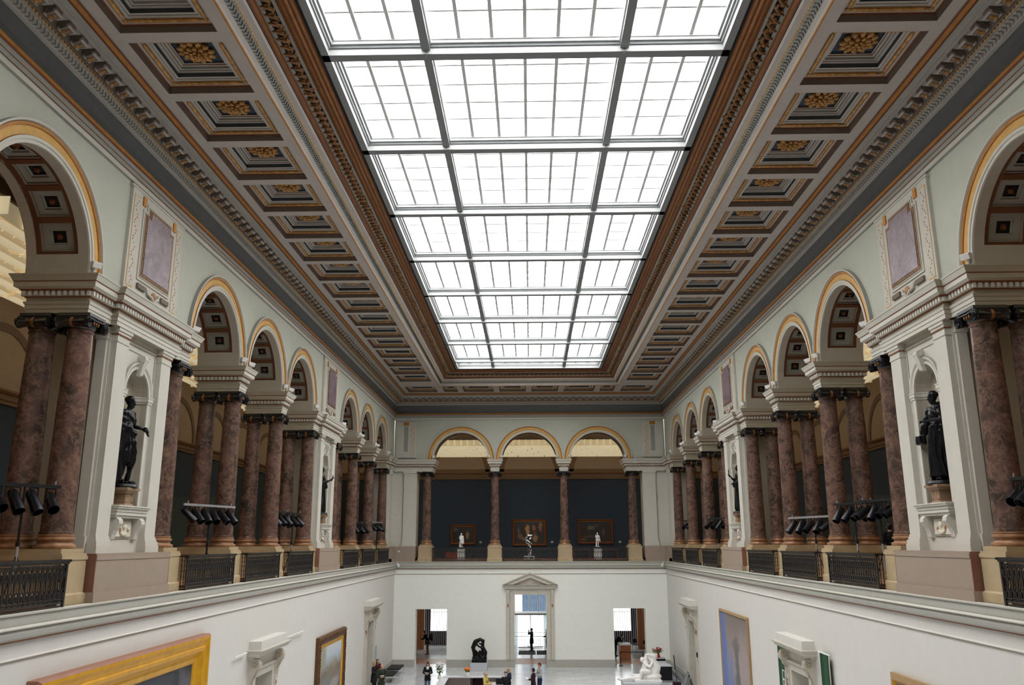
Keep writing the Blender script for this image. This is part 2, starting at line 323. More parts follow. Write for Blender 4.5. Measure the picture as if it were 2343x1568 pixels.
def soffit_mesh():
    m=M(); n=7; a0=R(13.5); a1=PI-a0; da=(a1-a0)/n
    def P(p,t,h): rr=AR+h; return (p,rr*math.cos(t),rr*math.sin(t))
    def strip(p0,p1,h0,h1,t0,t1,mt,k=6):
        for i in range(k):
            ta=t0+(t1-t0)*i/k; tb=t0+(t1-t0)*(i+1)/k
            m.quad(P(p0,ta,h0),P(p1,ta,h1),P(p1,tb,h1),P(p0,tb,h0),mt)
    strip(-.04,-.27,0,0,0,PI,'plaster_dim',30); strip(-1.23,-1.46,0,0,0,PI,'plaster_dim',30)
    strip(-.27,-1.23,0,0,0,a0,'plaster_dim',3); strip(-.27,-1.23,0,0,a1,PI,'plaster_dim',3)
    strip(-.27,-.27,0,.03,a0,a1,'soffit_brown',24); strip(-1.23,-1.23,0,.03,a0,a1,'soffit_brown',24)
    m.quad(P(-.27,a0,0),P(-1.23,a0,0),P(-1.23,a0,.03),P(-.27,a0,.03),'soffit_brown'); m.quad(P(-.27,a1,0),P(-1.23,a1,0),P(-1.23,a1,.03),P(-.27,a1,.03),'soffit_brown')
    def frame(pi,ai,hi,po,ao,ho,t,mt):  # nested rectangular ring around angle t: half sizes p and angle
        c=-.75
        strip(c-po,c-pi,ho,hi,t-ai,t+ai,mt,3); strip(c+pi,c+po,hi,ho,t-ai,t+ai,mt,3)
        for s in (-1,1):
            m.quad(P(c-po,t+s*ao,ho),P(c+po,t+s*ao,ho),P(c+pi,t+s*ai,hi),P(c-pi,t+s*ai,hi),mt)
            m.quad(P(c-po,t+s*ao,ho),P(c-pi,t+s*ai,hi),P(c-pi,t+s*ai,hi),P(c-po,t+s*ai,ho),mt); m.quad(P(c+po,t+s*ao,ho),P(c+pi,t+s*ai,hi),P(c+pi,t+s*ai,hi),P(c+po,t+s*ai,ho),mt)
    for i in range(n):
        t=a0+da*(i+.5); h=da/2
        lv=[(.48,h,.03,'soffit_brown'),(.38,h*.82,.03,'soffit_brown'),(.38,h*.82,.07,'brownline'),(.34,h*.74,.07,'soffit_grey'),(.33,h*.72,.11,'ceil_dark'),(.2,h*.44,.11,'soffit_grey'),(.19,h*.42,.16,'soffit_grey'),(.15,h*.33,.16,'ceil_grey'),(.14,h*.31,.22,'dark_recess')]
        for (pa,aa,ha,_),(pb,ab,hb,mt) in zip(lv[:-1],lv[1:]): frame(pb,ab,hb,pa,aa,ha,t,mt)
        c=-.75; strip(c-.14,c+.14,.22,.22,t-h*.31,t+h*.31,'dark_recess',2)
        q=P(c,t,.16); m.sphere(q,.07,.07,.07,'redbrown',6,4)
    return m.mesh('coffered_soffit')
am,sm=arch_trim_mesh(),soffit_mesh()
def struct_child(name,me,side,u,z,parent):
    o=link(name,me); place(o,side,u,0,z); o.parent=parent; return o
for s,a in (('L',AC[1:]),('R',AC[1:]),('B',BCs)):
    for c in a:
        struct_child('archivolt',am,s,c,ZE,walls[s]); struct_child('coffered_soffit',sm,s,c,ZE,walls[s])
# ---- rectangular ring sweep (mouldings that run right round the hall)
def sweep(m,prof,y0=-3.0):
    for (pa,za),(pb,zb,mt) in zip([q[:2] for q in prof[:-1]],prof[1:]):
        for k in range(4):
            def C(p,z,i): return [(-W+p,y0+p,z),(-W+p,D-p,z),(W-p,D-p,z),(W-p,y0+p,z)][i%4]
            m.quad(C(pa,za,k),C(pa,za,k+1),C(pb,zb,k+1),C(pb,zb,k),mt)
def along(step,p,ymin=4.):
    """positions along the visible three sides at projection p -> (x,y,dirx,diry) local frames"""
    out=[]
    n=int((D-p-ymin)/step)
    for i in range(n):
        y=D-p-step*(i+.5); out.append((-W+p,y,1,0)); out.append((W-p,y,-1,0))
    n=int((2*W-2*p)/step); st=(2*W-2*p)/n
    for i in range(n): out.append((-W+p+st*(i+.5),D-p,0,-1))
    return out
m=M()
sweep(m,[(-.04,17.06),(.02,17.08,'ceil_grey'),(.03,17.2,'plaster'),(.06,17.2,'brownline'),(.06,17.23,'ceil_grey'),(.07,17.3,'ceil_grey'),(.09,17.31,'brownline'),(.09,17.42,'ceil_grey'),(.12,17.46,'redbrown'),(.15,17.50,'ochre'),(.12,17.55,'ochre'),(.06,17.56,'redbrown'),
  (.02,17.62,'frieze_blue'),(.0,17.8,'frieze_blue'),(.02,18.0,'frieze_blue'),(.06,18.15,'frieze_blue'),(.12,18.15,'ceil'),(.12,18.2,'ceil'),(.14,18.21,'ceil'),(.22,18.31,'ceil_grey'),(.24,18.32,'ceil'),(.24,18.36,'ceil'),(.28,18.37,'ceil_grey'),(.28,18.40,'redbrown'),(.30,18.42,'ceil_dark'),(.34,18.6,'ceil_dark'),
  (.58,18.62,'ceil_grey'),(.60,18.70,'ceil'),(.64,18.70,'ceil_grey'),(.66,18.78,'ceil'),(.72,18.80,'ceil_grey'),(.74,18.84,'redbrown'),(.80,18.90,'ochre'),(.84,18.93,'redbrown'),(.86,18.94,'ceil_grey'),(1.0,18.94,'ceil')])
cornice=struct(m.obj('trim_1'))
# leaf darts, beads, modillions of the cornice
m=M()
for x,y,dx,dy in along(.13,.18,8):
    tx,ty=-dy,dx
    m.tube([(x-dx*.045-tx*.05,y-dy*.045-ty*.05,18.215),(x+tx*.03,y+ty*.03,18.25),(x+dx*.05-tx*.05,y+dy*.05-ty*.05,18.315)],.015,3,'ceil_dark')
for x,y,dx,dy in along(.115,.275,8): m.sphere((x,y,18.375),.034,.034,.034,'ochre_pale',5,3)
m.obj('leaf_and_bead_band',cornice)
m=M()
for x,y,dx,dy in along(.4975,.34,8):
    tx,ty=-dy,dx
    def Q(a,b,z): return (x+dx*a+tx*b,y+dy*a+ty*b,z)
    h=.12
    poly=[(0,.36),(0,.2),(.05,.16),(.12,.18),(.2,.22),(.24,.24),(.25,.36)]
    m.prism([(a,18.26+b) for a,b in poly],lambda a,z,b:Q(a,b,z),-h,h,'ceil_dark')
    m.sphere(Q(.08,0,18.42),.065,.065,.035,'gold_leaf',6,4); m.sphere(Q(.16,0,18.455),.045,.045,.03,'gold_leaf',6,4)
    m.tube([Q(.235,-h-.015,18.5),Q(.235,h+.015,18.5)],.035,6,'ceil'); m.tube([Q(.03,-h-.01,18.44),Q(.03,h+.01,18.44)],.03,6,'ceil')
    m.box(*( (min(Q(0,.17,0)[0],Q(.22,.33,0)[0]),max(Q(0,.17,0)[0],Q(.22,.33,0)[0]),min(Q(0,.17,0)[1],Q(.22,.33,0)[1]),max(Q(0,.17,0)[1],Q(.22,.33,0)[1]),18.58,18.63)),'ceil')
m.obj('modillion_row',cornice)
# ---- flat ceiling with coffers
YK=[15.66+2.485*k-2.485*5 for k in range(0,22)]      # far edges of side coffers
PX0,PX1=1.13,3.24
yo=[ (y-2.12,y) for y in YK if y<57.2]
corner=(D-3.33,D-1.2)
rows=yo+[corner]
m=M()
def plate(x0,x1,y0,y1):
    m.quad((x0,y0,18.94),(x1,y0,18.94),(x1,y1,18.94),(x0,y1,18.94),'ceil')
for s in (-1,1):
    a,b=sorted((s*(W-1.0),s*(W-PX0))); plate(a,b,-3,D-1.0)
    a,b=sorted((s*(W-PX1),s*(W-3.5))); plate(a,b,-3,D-1.0)
    a,b=sorted((s*(W-PX0),s*(W-PX1))); c=-3
    for y0,y1 in rows: plate(a,b,c,y0); c=y1
    plate(a,b,c,D-1.0)
xin=W-3.5
eb=[(-6.0,-5.05),(-4.55,-2.52),(-2.12,-.12),(.28,2.28),(2.68,4.55),(5.05,6.0)]   # end-wall coffers in X
eb=[(-6.1,-5.1),(-4.68,-2.52),(-2.1,-.21),(.21,2.1),(2.52,4.68),(5.1,6.1)]
plate(-xin,xin,D-1.2,D-1.0); plate(-xin,xin,D-3.5,D-3.33); c=-xin
for x0,x1 in eb: plate(c,x0,D-3.33,D-1.2); c=x1
plate(c,xin,D-3.33,D-1.2); plate(-xin,xin,-3,SY0-4.85+3.5)
ceiling=struct(m.obj('ceiling'))
def coffer_mesh(hx,hy,name):
    m=M()
    lv=[(0,0,''),(0,.25,'ceil_dark'),(.03,.26,'redbrown'),(.05,.27,'redbrown'),(.06,.28,'ceil'),(.10,.285,'ceil'),(.30,.30,'ceil'),(.31,.34,'ceil_grey'),(.36,.35,'ceil'),(.35,.54,'ceil_blue'),(.42,.55,'ceil'),(.43,.58,'ceil_dark'),(.47,.585,'ceil'),(.48,.68,'ceil_grey'),(.53,.685,'ceil'),(.54,.72,'redbrown'),(.57,.725,'ceil'),(.58,.82,'ceil_blue')]
    lv=[(a,z*(.62 if z>.3 else .66)+(.0 if z<=.3 else .012),q) for a,z,q in lv]
    for (a,za,_),(b,zb,mt) in zip(lv[:-1],lv[1:]):
        A=[(-hx+a,-hy+a,za),(hx-a,-hy+a,za),(hx-a,hy-a,za),(-hx+a,hy-a,za)]; B=[(-hx+b,-hy+b,zb),(hx-b,-hy+b,zb),(hx-b,hy-b,zb),(-hx+b,hy-b,zb)]
        for k in range(4): l=(k+1)%4; m.quad(A[k],A[l],B[l],B[k],mt)
    b=lv[-1][0]; z=lv[-1][1]; m.quad((-hx+b,-hy+b,z),(hx-b,-hy+b,z),(hx-b,hy-b,z),(-hx+b,hy-b,z),'panel_blue')
    d=.19; zr=.165; mm='gold_leaf'
    for (ax,ay,bx,by) in ((-1,-1,1,-1),(-1,1,1,1),(-1,-1,-1,1),(1,-1,1,1)):
        P0=Vector((ax*(hx-d),ay*(hy-d),zr)); P1=Vector((bx*(hx-d),by*(hy-d),zr)); ln=P1-P0
        m.tube([P0+ln*t for t in (.0,.05,.055,.09,.16,.5,.84,.91,.945,.95,1)],[.02,.02,.035,.05,.052,.052,.052,.05,.035,.02,.02],6,mm)
    for sx in (-1,1):
        for sy in (-1,1): m.sphere((sx*(hx-d),sy*(hy-d),zr),.062,.062,.055,mm,8,5)
    return m.mesh(name)
def rosette_mesh(rr=.42):
    m=M()
    for n,rad,w,z,h in ((12,rr*.78,.1,.0,.06),(10,rr*.5,.085,-.05,.06),(7,rr*.26,.06,-.09,.05)):
        for i in range(n):
            a=2*PI*i/n+n*.3; c=(rad*math.cos(a),rad*math.sin(a),z)
            for k in (-.5,.5):
                b=a+k*.9/n*2; m.sphere((rad*math.cos(b)*(1.02),rad*math.sin(b)*1.02,z-.01),w*.62,w*.62,h,'gold_leaf',6,4)
            m.sphere((c[0]*1.18,c[1]*1.18,z-.02),w*.6,w*.6,h*.8,'gold_leaf',6,4)
            m.tube([(c[0]*.3,c[1]*.3,z),(c[0],c[1],z-h*.5),(c[0]*1.3,c[1]*1.3,z)],[w*.25,w*.5,w*.2],5,'gold_leaf')
    m.sphere((0,0,-.12),.05,.05,.05,'gold_leaf',8,5); m.lathe([(.02,.1),(rr*.7,.06),(rr*.6,.02),(.02,0)],12,'gold_leaf')
    return m.mesh('gilded_rosette',True)
cm=coffer_mesh((PX1-PX0)/2,1.06,'coffer'); cmc=coffer_mesh((PX1-PX0)/2,(corner[1]-corner[0])/2,'coffer'); rm=rosette_mesh()
def coffer(me,x,y):
    o=link('coffer',me,ceiling); o.location=(x,y,18.94); q=link('gilded_rosette',rm,o); q.location=(0,0,.46)
for s in (-1,1):
    for y0,y1 in rows:
        if y1>8: coffer(cmc if (y0,y1)==corner else cm,s*(W-(PX0+PX1)/2),(y0+y1)/2)
    # unseen near coffers are closed flat
m=M()
for y0,y1 in rows:
    if y1<=8:
        for s in (-1,1):
            a,b=sorted((s*(W-PX0),s*(W-PX1))); m.quad((a,y0,18.95),(b,y0,18.95),(b,y1,18.95),(a,y1,18.95),'ceil')
if m.v: m.obj('flat_bay',ceiling)
for x0,x1 in eb:
    coffer(coffer_mesh((x1-x0)/2,(D-1.2-(D-3.33))/2,'coffer') if x1-x0>1.2 else coffer_mesh(.5*(x1-x0)+.1,1.065,'coffer'),(x0+x1)/2,D-2.265)
# ---- inner frame: orange line, leaf band, beads, carved acanthus, copper torus
m=M()
sweep(m,[(3.5,18.94),(3.54,18.94,'ceil'),(3.55,18.92,'ochre'),(3.58,18.92,'ochre'),(3.59,18.95,'ochre'),(3.60,19.02,'ceil'),(3.66,19.10,'ceil'),(3.68,19.12,'ceil_grey'),(3.76,19.20,'ceil_grey'),(3.78,19.205,'ceil'),(3.82,19.24,'ceil_grey'),(3.84,19.25,'ceil'),(3.95,19.30,'ceil'),(3.97,19.38,'ceil'),(3.99,19.39,'dark_recess'),(4.0,19.46,'redbrown'),(4.06,19.50,'copper'),(4.10,19.50,'redbrown'),
  (4.11,19.54,'ceil_grey'),(4.16,19.58,'ceil_grey'),(4.28,19.66,'dark_recess'),(4.36,19.66,'dark_recess'),(4.40,19.68,'ceil_grey'),(4.42,19.70,'ceil_grey'),(4.44,19.72,'redbrown'),(4.50,19.70,'copper'),(4.56,19.70,'copper'),(4.58,19.73,'redbrown'),(4.62,19.72,'copper'),(4.67,19.74,'copper'),(4.68,19.77,'redbrown'),(4.72,19.76,'copper'),(4.77,19.79,'copper'),(4.79,19.84,'redbrown'),(4.85,19.90,'dark_recess')],SY0-4.85)
inner=struct(m.obj('trim_2'))
m=M()
for x,y,dx,dy in along(.13,3.72,8):
    tx,ty=-dy,dx
    m.tube([(x-dx*.045-tx*.05,y-dy*.045-ty*.05,19.11),(x+tx*.03,y+ty*.03,19.14),(x+dx*.05-tx*.05,y+dy*.05-ty*.05,19.19)],.014,3,'ceil_blue')
for x,y,dx,dy in along(.12,3.81,8): m.sphere((x,y,19.225),.032,.032,.032,'ochre_pale',5,3)
m.obj('leaf_and_bead_band',inner)
m=M(); rnd=random.Random(2)
for x,y,dx,dy in along(.3,4.24,8):
    tx,ty=-dy,dx
    def Q(a,b,z): return (x+dx*a+tx*b,y+dy*a+ty*b,z)
    m.tube([Q(-.14,-.16,19.54),Q(.0,-.08,19.56),Q(.1,.04,19.60),Q(.06,.16,19.60),Q(-.04,.12,19.56)],[.02,.045,.05,.04,.02],5,'acanthus')
    for k in range(5): m.sphere(Q(rnd.uniform(-.13,.15),rnd.uniform(-.15,.15),rnd.uniform(19.56,19.63)),rnd.uniform(.025,.05),rnd.uniform(.025,.05),.04,'acanthus',5,3)
m.obj('acanthus_band',inner)
# ---- skylight
sky=struct(empty('window_1'))
m=M(); GZ=20.35; SY0=6.2
SX=W-4.85
sweep(m,[(4.85,19.9),(4.85,19.86,'steel_grey'),(5.03,19.86,'steel_grey'),(5.03,20.02,'steel_pale'),(5.07,20.03,'steel_grey'),(5.07,20.09,'steel_pale'),(5.12,20.10,'steel_grey'),(5.12,20.2,'steel_pale'),(5.17,20.21,'steel_grey'),(5.17,GZ+.12,'steel_pale')],SY0-4.85)
m.obj('window_frame',sky)
bmx=M()
BY=[18.05+5.07*k for k in range(-2,8)]
for y in BY:
    b=M(); b.box(-SX,SX,y,y+.27,19.86,20.04,'steel_grey')
    b.box(-SX,SX,y-.002,y+.27,19.868,20.03,'steel_pale')
    b.box(-SX,SX,y-.04,y+.31,20.04,20.12,'steel_grey'); b.box(-SX,SX,y-.09,y+.36,20.12,20.2,'steel_pale'); b.box(-SX,SX,y-.12,y+.38,20.2,GZ+.05,'steel_pale')
    b.obj('cross_beam',sky)
ends=[SY0+.05]+BY+[D-5.0]
for i in range(len(ends)-1):
    ya,yb=ends[i]+.27,ends[i+1]
    for x in (-2.42,2.42):
        b=M(); b.box(x-.1,x+.1,ya,yb,19.95,20.1,'steel_grey'); b.box(x-.13,x+.13,ya,yb,20.1,20.16,'steel_pale'); b.box(x-.08,x+.08,ya,yb,20.16,GZ,'steel_pale')
        b.lathe([(.0,-.17),(.035,-.15),(.04,-.12),(.03,-.1),(.07,-.06),(.08,0)],10,'steel_grey',(x,yb+.06,19.98),False)
        b.obj('main_bar',sky)
    b=M()
    for x in (-4.03,-3.22,-1.61,-.805,0,.805,1.61,3.22,4.03): b.box(x-.042,x+.042,ya,yb,GZ-.12,GZ+.01,'steel_pale')
    k=5 if yb-ya>3 else 2
    for j in range(1,k):
        y=ya+(yb-.15-ya)*j/k; b.box(-SX+.3,SX-.3,y-.032,y+.032,GZ-.06,GZ+.02,'steel_pale')
    b.obj('glazing_bars',sky)
b=M(); b.quad((-SX-.2,SY0-.2,GZ+.02),(SX+.2,SY0-.2,GZ+.02),(SX+.2,D-4,GZ+.02),(-SX-.2,D-4,GZ+.02),'roof_glass'); b.obj('glass',sky)
# ---- entablature
LAY=[(13.30,0,13.40,0,'plaster'),(13.40,.015,13.50,.015,'plaster'),(13.50,.03,13.56,.05,'plaster'),(13.56,.0,13.66,.0,'plaster_dim'),(13.66,.03,13.68,.04,'brownline'),(13.68,.05,13.80,.05,'plaster_dim'),(13.80,.10,13.83,.13,'brownline'),(13.83,.13,13.87,.2,'plaster'),(13.87,.21,13.98,.21,'plaster'),(13.98,.22,14.0,.22,'brownline'),(14.0,.23,14.12,.29,'plaster'),(14.12,.30,14.15,.30,'plaster')]
def entab(m,rects,dent=True,flank=True):
    for (p0,p1,u0,u1) in rects:
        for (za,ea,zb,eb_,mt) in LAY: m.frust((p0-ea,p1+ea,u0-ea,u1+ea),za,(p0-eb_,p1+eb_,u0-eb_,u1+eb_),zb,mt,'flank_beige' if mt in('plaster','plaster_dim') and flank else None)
        if dent:
            n=max(2,int((u1-u0+.16)/.13)); st=(u1-u0+.16)/n
            for i in range(n):
                c=u0-.08+st*(i+.5)
                for pp in (p1+.05,p0-.05-.06): m.box(pp,pp+.06,c-st*.27,c+st*.27,13.69,13.79,'plaster')
            n=int((p1-p0+.16)/.13); st=(p1-p0+.16)/n
            for i in range(n):
                c=p0-.08+st*(i+.5)
                for uu in (u0-.11,u1+.05): m.box(c-st*.27,c+st*.27,uu,uu+.06,13.69,13.79,'plaster')
P0,P1=-1.46,-.02
def pierbase(m,u):  # entablature over a niche pier
    entab(m,[(P0,P1,u-2.82,u-1.6),(P0,P1,u+1.6,u+2.82),(P0,P1+.15,u-1.78,u+1.78)])
for s in 'LR':
    m=M(s)
    for u in PIERS: pierbase(m,u)
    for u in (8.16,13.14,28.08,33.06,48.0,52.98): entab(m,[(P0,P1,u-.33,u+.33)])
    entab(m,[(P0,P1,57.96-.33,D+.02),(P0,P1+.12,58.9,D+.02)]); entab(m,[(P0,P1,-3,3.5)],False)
    struct(m.obj('trim_3' if s=='L' else 'trim_4'))
m=M('B')
entab(m,[(P0,P1,-W-1.2,-7.0),(P0,P1,7.0,W+1.2),(P0,P1+.12,-W-.5,-8.0),(P0,P1+.12,8.0,W+.5)],True,False)
for u in (-2.49,2.49): entab(m,[(-.62,P1,u-.29,u+.29)],True,False); m.box(P0,-.6,u-.29,u+.29,13.3,14.15,'plaster_dim')
struct(m.obj('trim_5'))
# ---- niche piers
NH=.62; NZ0,NZ1=9.15,11.95
def pier(side,u):
    root=struct(empty('wall_niche_pier')); 
    m=M(side)
    # white body
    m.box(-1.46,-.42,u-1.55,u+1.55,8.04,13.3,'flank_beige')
    for a,b in ((u-1.55,u-.93),(u+.93,u+1.55)):
        m.box(-.43,-.10,a,b,8.04,13.3,'plaster')
    m.box(-.43,-.10,u-.93,u+.93,8.04,NZ0,'plaster')
    arch_cell(m,-.10,u-.93,u+.93,NZ0,13.3,u,NZ1,NH,'plaster',20)
    # niche interior
    k=14
    for i in range(k):
        a,b=PI*i/k,PI*(i+1)/k; ca,sa,cb,sb=math.cos(a)*NH,math.sin(a)*NH*.95,math.cos(b)*NH,math.sin(b)*NH*.95
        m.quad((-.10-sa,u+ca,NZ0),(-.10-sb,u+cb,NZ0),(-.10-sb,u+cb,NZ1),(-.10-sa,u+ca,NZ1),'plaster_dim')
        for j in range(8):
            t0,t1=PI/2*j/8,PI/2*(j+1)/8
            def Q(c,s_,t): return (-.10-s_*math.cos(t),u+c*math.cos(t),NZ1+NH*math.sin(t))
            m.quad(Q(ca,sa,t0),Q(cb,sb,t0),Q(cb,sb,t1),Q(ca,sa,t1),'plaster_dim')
    m.box(-.75,-.08,u-.64,u+.64,NZ0-.06,NZ0,'plaster')
    m.box(-.9,-.7,u-.7,u+.7,NZ0,12.7,'plaster_dim')
    # impost band inside niche
    for z0,z1,d in ((11.78,11.84,.02),(11.84,11.93,.045),(11.93,11.96,.06)):
        for i in range(k):
            a,b=PI*i/k,PI*(i+1)/k; R0=NH-d
            m.quad((-.10-math.sin(a)*R0*.95,u+math.cos(a)*R0,z0),(-.10-math.sin(b)*R0*.95,u+math.cos(b)*R0,z0),(-.10-math.sin(b)*R0*.95,u+math.cos(b)*R0,z1),(-.10-math.sin(a)*R0*.95,u+math.cos(a)*R0,z1),'plaster')
        for s in (-1,1):
            a,b=sorted((u+s*(NH-d),u+s*(NH+.2+d))); m.box(-.12,-.06+d*.6,a,b,z0,z1,'plaster')
    for s in (-1,1):
        a,b=sorted((u+s*(NH),u+s*(NH+.13))); m.box(-.11,-.07,a,b,NZ0,11.78,'plaster')
    m.obj('niche_wall',root)
    m=M(side); ring(m,u,NZ1,[(NH,-.10,NH,-.06,'plaster'),(NH,-.06,.69,-.06,'plaster'),(.69,-.06,.70,-.08,'ceil_grey'),(.70,-.08,.76,-.03,'plaster'),(.76,-.03,.8,-.03,'plaster'),(.8,-.03,.82,-.10,'ceil_grey')],24)
    m.prism([(-.1,12.40),(-.02,12.42),(.03,12.54),(.05,12.66),(.09,12.74),(.10,12.82),(.07,12.89),(.02,12.92),(-.1,12.92)],lambda q,z,w:(q,w,z),u-.09,u+.09,'plaster'); m.tube([(.03,u-.11,12.83),(.03,u+.11,12.83)],.085,12,'plaster')
    m.obj('niche_arch',root,True)
    # recessed panel lines above niche
    m=M(side); m.box(-.11,-.085,u-.6,u+.6,12.96,12.98,'ceil_grey'); 
    for s in (-1,1): m.box(-.11,-.085,u+s*.84-.01,u+s*.84+.01,12.3,13.12,'ceil_grey')
    m.box(-.11,-.06,u-.86,u+.86,13.12,13.16,'plaster_dim'); m.obj('panel_moulding',root)
    for s in (-1,1):
        m=M(side); c=u+s*1.225; h=.29
        m.box(-.10,.05,c-h,c+h,8.42,12.98,'plaster')
        for z0,z1,e in ((8.04,8.2,.09),(8.2,8.3,.07),(8.3,8.36,.04),(8.36,8.42,.02),(12.96,13.0,.02),(13.0,13.12,.01),(13.12,13.15,.035),(13.15,13.22,.03),(13.22,13.3,.06)): m.box(-.10,.05+e,c-h-e,c+h+e,z0,z1,'plaster' if z0!=13.12 else 'brownline')
        m.obj('pilaster',root)
        m=M(side); a,b=sorted((u+s*1.5,u+s*1.62)); m.box(-.4,-.16,a,b,8.42,13.3,'plaster'); m.box(-.44,-.12,a-.03,b+.03,8.04,8.42,'plaster'); m.box(-.43,-.13,a-.02,b+.02,13.0,13.3,'plaster')
        m.box(-1.35,-.5,a,u+s*1.56 if s>0 else b,8.04,8.4,'plaster_dim'); m.obj('return_pilaster',root)
    # shelf with scrolls
    m=M(side)
    for z0,z1,e in ((8.86,8.92,.0),(8.92,9.0,.04),(9.0,9.08,.06),(9.08,9.12,.10),(9.12,9.15,.12)): m.box(-.1,.08+e,u-.75-e*.8,u+.75+e*.8,z0,z1,'plaster')
    m.obj('shelf',root)
    for s in (-1,1):
        m=M(side); c=u+s*.58
        poly=[(-.1,8.86),(.08,8.86),(.14,8.80),(.15,8.72),(.10,8.64),(.04,8.56),(0,8.46),(-.02,8.36),(-.05,8.34),(-.1,8.36)]
        m.prism(poly,lambda a,z,b:(a,b,z),c-.1,c+.1,'plaster'); m.obj('scroll_bracket',root)
    m=M(side); m.box(-.1,-.07,u-.42,u+.42,8.38,8.82,'plaster_dim'); m.box(-.1,-.055,u-.38,u+.38,8.42,8.78,'cream_relief')
    for i in range(13):
        t=PI+PI*i/12; m.sphere((-.04,u+.2*math.cos(t),8.6+.14*math.sin(t)),.03,.035,.035,'terracotta' if i in (0,1,10,11) else 'cream_relief',6,4)
    m.sphere((-.04,u,8.66),.05,.09,.07,'cream_relief'); m.obj('garland_relief',root)
    # upper marble tablet between arches
    m=M(side); m.box(-.05,.04,u-1.52,u+1.52,14.3,16.96,'plaster'); m.box(-.05,.06,u-1.58,u+1.58,16.96,17.02,'plaster')
    for s in (-1,1):
        c=u+s*1.27; m.box(.03,.046,c-.17,c+.17,14.42,16.8,'ochre_pale'); m.box(.03,.052,c-.145,c+.145,14.45,16.77,'plaster')
        rn=random.Random(5)
        for k in range(26):
            z=14.52+k*.086; m.sphere((.052,c+math.sin(k*1.3)*.07,z),.008,.035,.03,'terracotta' if k%3 else 'ceil_grey',5,3)
        m.box(.04,.075,c-s*.36-.08,c-s*.36+.08,16.66,16.9,'gold_trim')
    m.obj('ornament_slab',root)
    def notched(a,b,z0,z1,n): return [(u-a,z0),(u+a,z0),(u+a,z1-n),(u+a-n,z1-n),(u+a-n,z1),(u-a+n,z1),(u-a+n,z1-n),(u-a,z1-n)]
    m=M(side)
    for a,z0,z1,p,mt in ((.93,14.72,16.78,.07,'plaster'),(.87,14.78,16.72,.085,'plaster_dim'),(.82,14.83,16.67,.1,'acanthus')):
        m.prism(notched(a,0,z0,z1,.2),lambda b,z,q:(q,b,z),.03,p,mt)
    m.box(.03,.1,u-.9,u-.45,14.5,14.62,'ceil_dark'); m.box(.03,.1,u+.45,u+.9,14.5,14.62,'ceil_dark')
    m.tube([(.06,u-.35,14.62),(.08,u-.3,14.5),(.1,u-.12,14.45),(.12,u,14.3),(.1,u+.12,14.45),(.08,u+.3,14.5),(.06,u+.35,14.62)],.04,6,'plaster'); m.sphere((.1,u,14.52),.05,.13,.1,'terracotta'); m.sphere((.1,u,14.32),.05,.05,.05,'gold_trim')
    m.obj('tablet_frame',root)
    m=M(side); m.prism(notched(.75,0,14.9,16.6,.2),lambda b,z,q:(q,b,z),.03,.112,'panel_marble'); m.obj('marble_tablet',root)
    # painted pedestal
    m=M(side); m.box(-1.75,.33,u-1.9,u+1.9,ZL,8.04,'pink'); m.box(-1.8,.37,u-1.95,u+1.95,ZL,7.22,'pink'); m.box(-1.75,.345,u-1.9,u+1.9,7.9,8.0,'pink')
    for s in (-1,1): a,b=sorted((u+s*1.9,u+s*1.925)); m.box(-.1,.332,a,b,7.0,8.04,'brick_edge')
    m.obj('painted_plinth',root)
    return root
for s in 'LR':
    for u in PIERS: pier(s,u)
# ---- corner piers
for s in 'LR':
    m=M(s); sg=1
    m.box(-1.46,-.1,58.9,D+1.46,8.04,13.3,'plaster'); m.box(-.12,.05,59.0,59.9,8.04,13.3,'plaster')
    m.box(-1.46,.33,58.8,D+1.4,ZL,8.04,'pink'); m.box(-1.46,.37,58.8,D+1.4,ZL,7.22,'pink')
    for z0,z1,e in ((8.04,8.3,.08),(8.3,8.42,.03),(13.0,13.3,.04)): m.box(-.12,.05+e,59.0-e,59.9+e,z0,z1,'plaster')
    struct(m.obj('wall_corner_pier'))
    m=M('B'); k=-1 if s=='L' else 1
    a,b=sorted((k*(W+1.4),k*8.15)); m.box(-1.4,-.1,a,b,8.04,13.3,'plaster')
    a,b=sorted((k*9.07,k*8.2)); m.box(-.12,.05,a,b,8.04,13.3,'plaster')
    for z0,z1,e in ((8.04,8.2,.1),(8.2,8.3,.08),(8.3,8.42,.03),(13.0,13.1,.02),(13.18,13.3,.05)): m.box(-.12,.05+e,a-e,b+e,z0,z1,'plaster')
    a,b=sorted((k*(W-.33),k*8.1)); m.box(-1.4,.33,a,b,ZL,8.04,'pink'); m.box(-1.4,.37,a,b,ZL,7.22,'pink')
    a,b=sorted((k*9.6,k*9.1)); m.box(-.12,-.07,a,b,11.5,11.56,'plaster'); m.box(-.12,-.07,a,b,11.62,11.66,'plaster')
    # painted slab panels above
    a,b=sorted((k*9.75,k*8.25)); m.box(-.05,.04,a,b,14.3,16.9,'plaster')
    a,b=sorted((k*9.15,k*8.85)); m.box(.03,.05,a,b,14.75,16.6,'ceil_grey')
    a,b=sorted((k*8.68,k*8.38)); m.box(.03,.045,a,b,14.5,16.7,'ochre_pale'); m.box(.03,.05,a+.03,b-.03,14.53,16.67,'plaster')
    for q in range(22): m.sphere((.052,(a+b)/2+math.sin(q*1.3)*.06,14.62+q*.094),.008,.035,.03,'terracotta',5,3)
    a,b=sorted((k*9.2,k*8.8)); m.box(.03,.08,a,b,16.66,16.9,'gold_trim')
    struct(m.obj('wall_corner_pier'))
